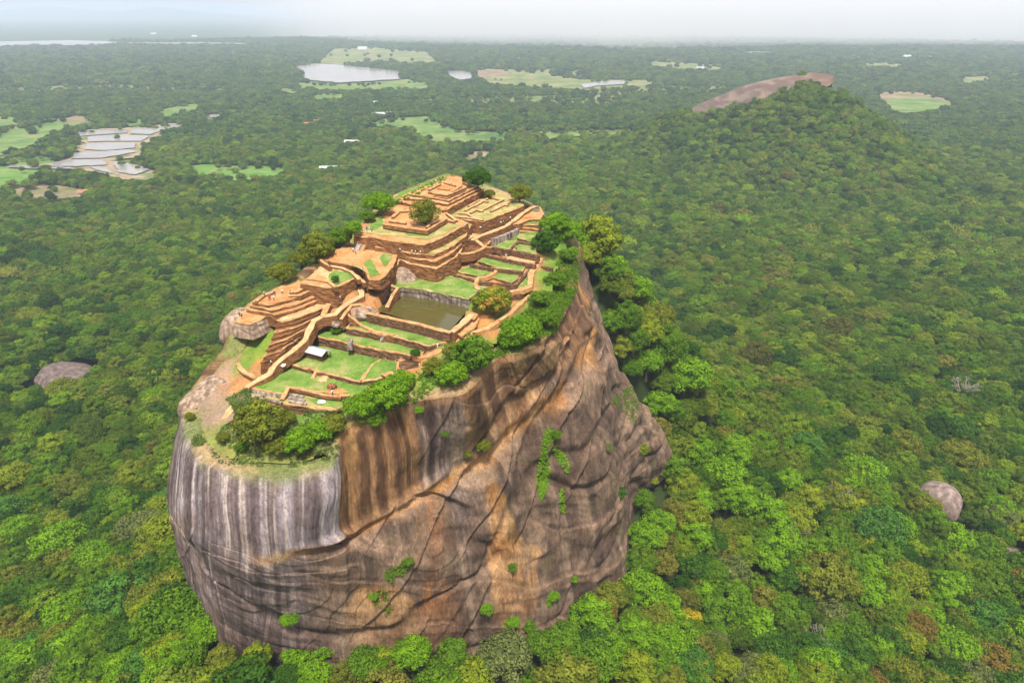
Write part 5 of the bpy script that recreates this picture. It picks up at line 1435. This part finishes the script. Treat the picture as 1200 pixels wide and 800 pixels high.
# ------------------------------------------------------------------ visitors
def person_body(seed):
    V = [(0,0,.93),(0,0,1.15),(0,0,1.42),(0,.01,1.52),(0,.02,1.62),(0,.02,1.74), (.10,0,.90),(.11,.06,.50),(.11,.0,.09),(.11,.13,.04), (-.10,0,.90),(-.11,-.05,.50),(-.11,-.1,.09),(-.11,.03,.04),
         (.19,0,1.40),(.25,-.02,1.12),(.24,.08,.88),(.24,.12,.78), (-.19,0,1.40),(-.25,.02,1.12),(-.24,.10,.90),(-.24,.14,.80)]
    E = [(0,1),(1,2),(2,3),(3,4),(4,5),(0,6),(6,7),(7,8),(8,9),(0,10),(10,11),(11,12),(12,13),(2,14),(14,15),(15,16),(16,17),(2,18),(18,19),(19,20),(20,21)]
    RR = [.15,.13,.16,.06,.10,.09,.09,.06,.045,.04,.09,.06,.045,.04,.06,.045,.035,.04,.06,.045,.035,.04]
    me = bpy.data.meshes.new('person'); me.from_pydata(V, E, []); me.update()
    o = bpy.data.objects.new('tmp', me); COL.objects.link(o)
    o.modifiers.new('s', 'SKIN'); sv = me.skin_vertices[0].data
    for v, r_ in zip(sv, RR): v.radius = (r_, r_*.85)
    sv[0].use_root = True
    sb = o.modifiers.new('u', 'SUBSURF'); sb.levels = 1
    dg_ = bpy.context.evaluated_depsgraph_get(); res = bpy.data.meshes.new_from_object(o.evaluated_get(dg_))
    bpy.data.objects.remove(o); return res
body_me = person_body(0); 
for p_ in body_me.polygons: p_.use_smooth = True
def pm(name, c): m_ = Mat(name, .8, .2); m_.color(m_.mixc(.5, c, m_.ramp(m_.noise(m_.coords(), 6, 3), [(.3, tuple(q*.8 for q in c)), (.7, tuple(min(1, q*1.15) for q in c))]))); return m_.m
skin = pm('skin', (.30, .17, .11)); body_me.materials.append(skin)
CLO = {'white': (.75, .75, .73), 'red': (.55, .06, .05), 'blue': (.10, .18, .45), 'dark': (.05, .05, .07), 'pink': (.70, .35, .45), 'yellow': (.65, .50, .12), 'grey': (.3, .3, .32), 'green': (.08, .25, .12)}
CM = {k: pm(k+'_cloth', v) for k, v in CLO.items()}
HAIR = pm('hair', (.02, .015, .012))
def shell(z0, z1, infl, name):
    bm = bmesh.new(); bm.from_mesh(body_me); bm.normal_update()
    kill = [f_ for f_ in bm.faces if not (z0 <= f_.calc_center_median().z <= z1)]
    for v in bm.verts: v.co += v.normal*infl
    bmesh.ops.delete(bm, geom=kill, context='FACES'); me = bpy.data.meshes.new(name); bm.to_mesh(me); bm.free()
    me.materials.clear(); me.materials.append(CM['white'])
    return me
shirt_me = shell(.98, 1.47, .025, 'shirt'); trou_me = shell(.12, 1.0, .02, 'trousers'); hair_me = shell(1.66, 2.0, .02, 'hair'); hair_me.materials.clear(); hair_me.materials.append(HAIR)
PPL = [(529,216,'white','grey','right of the crowning platform by the dark tree'),(556,217,'white','dark','in white under the dark tree at the palace top'),(565,219,'white','blue','right of the dark tree at the palace top'),
       (501,228,'pink','white','in pink on the palace tiers'),(493,222,'yellow','dark','in yellow on the palace tiers'),(511,215,'white','dark','left of the crowning platform'),
       (613,239,'white','dark','at the right end of the dry grass terrace'),(619,243,'white','red','on the red earth of the far right corner'),(628,243,'red','dark','in red at the far right corner'),(633,250,'white','grey','lowest at the far right corner'),
       (598,258.5,'white','dark','upper one of the walkers on the brick ramp'),(587,264,'white','blue','second walker on the brick ramp'),(590,263,'yellow','dark','third walker on the brick ramp'),(563,270,'white','dark','on the bend of the brick ramp'),
       (433,270,'pink','white','at the head of the long stair, right'),(430,271,'blue','dark','at the head of the long stair, left'),(436,272,'grey','dark','behind the head of the long stair'),
       (469,296,'white','dark','leftmost on the walk under the palace wall'),(483,298,'yellow','grey','second on the walk under the palace wall'),(487,298.5,'white','red','third on the walk under the palace wall'),(493,299,'white','dark','fourth on the walk under the palace wall'),
       (414,296,'white','dark','on the orange terrace near the stair foot'),(394,300,'yellow','dark','on the orange terrace near its left corner'),(386,312,'dark','dark','in dark clothes below the orange terrace'),
       (310,347,'white','dark','in white on the long orange terrace'),(316,352,'red','dark','in red on the long orange terrace'),(321,352,'white','blue','in white and blue on the long orange terrace'),(322,347,'dark','blue','in dark clothes on the long orange terrace'),(317,350,'blue','dark','in blue on the long orange terrace'),
       (281,371,'dark','dark','left of two in dark clothes on the flat orange platform'),(284,374,'dark','red','right of two on the flat orange platform'),
       (344,404,'dark','grey','walking up the winding path'),(318,428,'white','dark','at the lower bend of the winding path'),(399,352,'white','blue','at the crossing of paths above the brown steps'),
       (553,285,'white','dark','on the brick bastion above the lawns'),(593,303,'white','grey','among the garden walls'),(605,293,'yellow','dark','beside the rear garden lawns'),(513,408,'white','white','in white at the right end of the second lawn'),
       (390,460,'dark','blue','beside the red earth patch on the front lawn'),(394,456,'red','dark','in red near the dark brick stump'),(331,345,'white','dark','at the right end of the long orange terrace'),(417,298,'pink','dark','in pink near the stair foot'),
       (390,463,'white','dark','in white in front of the red earth patch')]
rr = random.Random(3)
for k, (a, b, c1_, c2_, l) in enumerate(PPL):
    g = hit(a, b)
    root = new_obj('person', body_me); root.location = (g.x, g.y, g.z+.12); root.rotation_euler = (0, 0, rr.uniform(0, 6.28)); root.scale = (1.05, 1.05, 1.0)
    tag(root, f'person in {c1_} top, {l}', 'person', 'visitors on the summit')
    for me_, nm_, mt_ in ((shirt_me, 'shirt', CM[c1_]), (trou_me, 'trousers', CM[c2_]), (hair_me, 'hair', HAIR)):
        o = new_obj(nm_, me_, root); o.material_slots[0].link = 'OBJECT'; o.material_slots[0].material = mt_

# --- long stair to the palace terrace
def stair(p0, p1, width, label, mat, n=22, rail=True):
    a, b = P(*p0), P(*p1); d_ = b-a; root = thing('staircase', a, label, 'stairs', None, math.atan2(d_.y, d_.x)); L_ = math.hypot(d_.x, d_.y)
    bm = bmesh.new()
    for k in range(n):
        hz = d_.z*(k+1)/n; box_bm(bm, L_*(k+.5)/n, 0, hz-.35, L_/n+.01, width, .7)
    bm_obj('steps', bm, root, [M[mat]])
    if rail:
        for sgn in (-1, 1):
            bm = bmesh.new()
            for k in range(n):
                hz = d_.z*(k+1)/n; box_bm(bm, L_*(k+.5)/n, sgn*(width/2+.1), hz-.1, L_/n+.01, .18, 1.1)
            bm_obj('side_wall', bm, root, [M['coping' if mat != 'iron' else 'iron']])
stair((424,293.5,189.5), (433,274,193.9), 1.2, 'bright masonry stair, right one of the two stairs up to the palace terrace', 'sand')
stair((418.5,293,189.5), (427,273.5,193.9), 1.1, 'grey metal stair, left one of the two stairs up to the palace terrace', 'iron')

# ------------------------------------------------------------------ air
m = bpy.data.materials.new('haze_air'); m.use_nodes = True; m.node_tree.nodes.clear()
def volmat(m, color, dens, aniso=.0):
    m.use_nodes = True; m.node_tree.nodes.clear()
    o = m.node_tree.nodes.new('ShaderNodeOutputMaterial'); v = m.node_tree.nodes.new('ShaderNodeVolumePrincipled')
    v.inputs['Color'].default_value = (*color, 1); v.inputs['Density'].default_value = dens; v.inputs['Anisotropy'].default_value = aniso
    m.node_tree.links.new(v.outputs[0], o.inputs['Volume'])
volmat(m, (.70, .81, 1.0), HAZE)
bm = bmesh.new(); box_bm(bm, 0, 0, (HTOP-8)/2, 124000, 124000, HTOP+8)
hz = bm_obj('haze', bm, None, [m]); tag(hz, kind='stuff')
# drifting rain cloud that rests on the far forest
mm = bpy.data.materials.new('rain_mist'); volmat(mm, (1, 1, 1), MIST, .0)
nx_, ny_ = 120, 40
xa = np.linspace(-3150, 9000, nx_)
top = []; bot = []
V = []
for i, x_ in enumerate(xa):
    e0 = smooth(-3150, 400, x_); nz_ = fbm(x_*.0009, 1.5, 0, 4)
    near_y = 8000 - 2500*e0 + nz_*700*smooth(-3150, -2300, x_) + smooth(3000, 9000, x_)*1200; far_y = 8040 + 4500*e0
    for j in range(ny_):
        t = j/(ny_-1); y_ = near_y*(1-t)+far_y*t
        h_ = 428*min(1, math.sin(math.pi*t)*9)
        V.append((x_, y_, max(h_, 0)+.5))
V = np.array(V); Vb = V.copy(); Vb[:, 2] = -4
F1 = grid_faces(nx_, ny_); F2 = F1[:, ::-1]+len(V)
side = []
def idx(i, j): return i*ny_+j
loop = [idx(i, 0) for i in range(nx_)] + [idx(nx_-1, j) for j in range(1, ny_)] + [idx(i, ny_-1) for i in range(nx_-2, -1, -1)] + [idx(0, j) for j in range(ny_-2, 0, -1)]
for a, b in zip(loop, loop[1:]+loop[:1]): side.append((a, b, b+len(V), a+len(V)))
me = mesh_np('rain_mist', np.concatenate([V, Vb]), np.concatenate([F1, F2, np.array(side)]), False)
bm = bmesh.new(); bm.from_mesh(me); bmesh.ops.recalc_face_normals(bm, faces=bm.faces); bm.to_mesh(me); bm.free()
tag(new_obj('rain_mist', me, None, [mm]), kind='stuff')
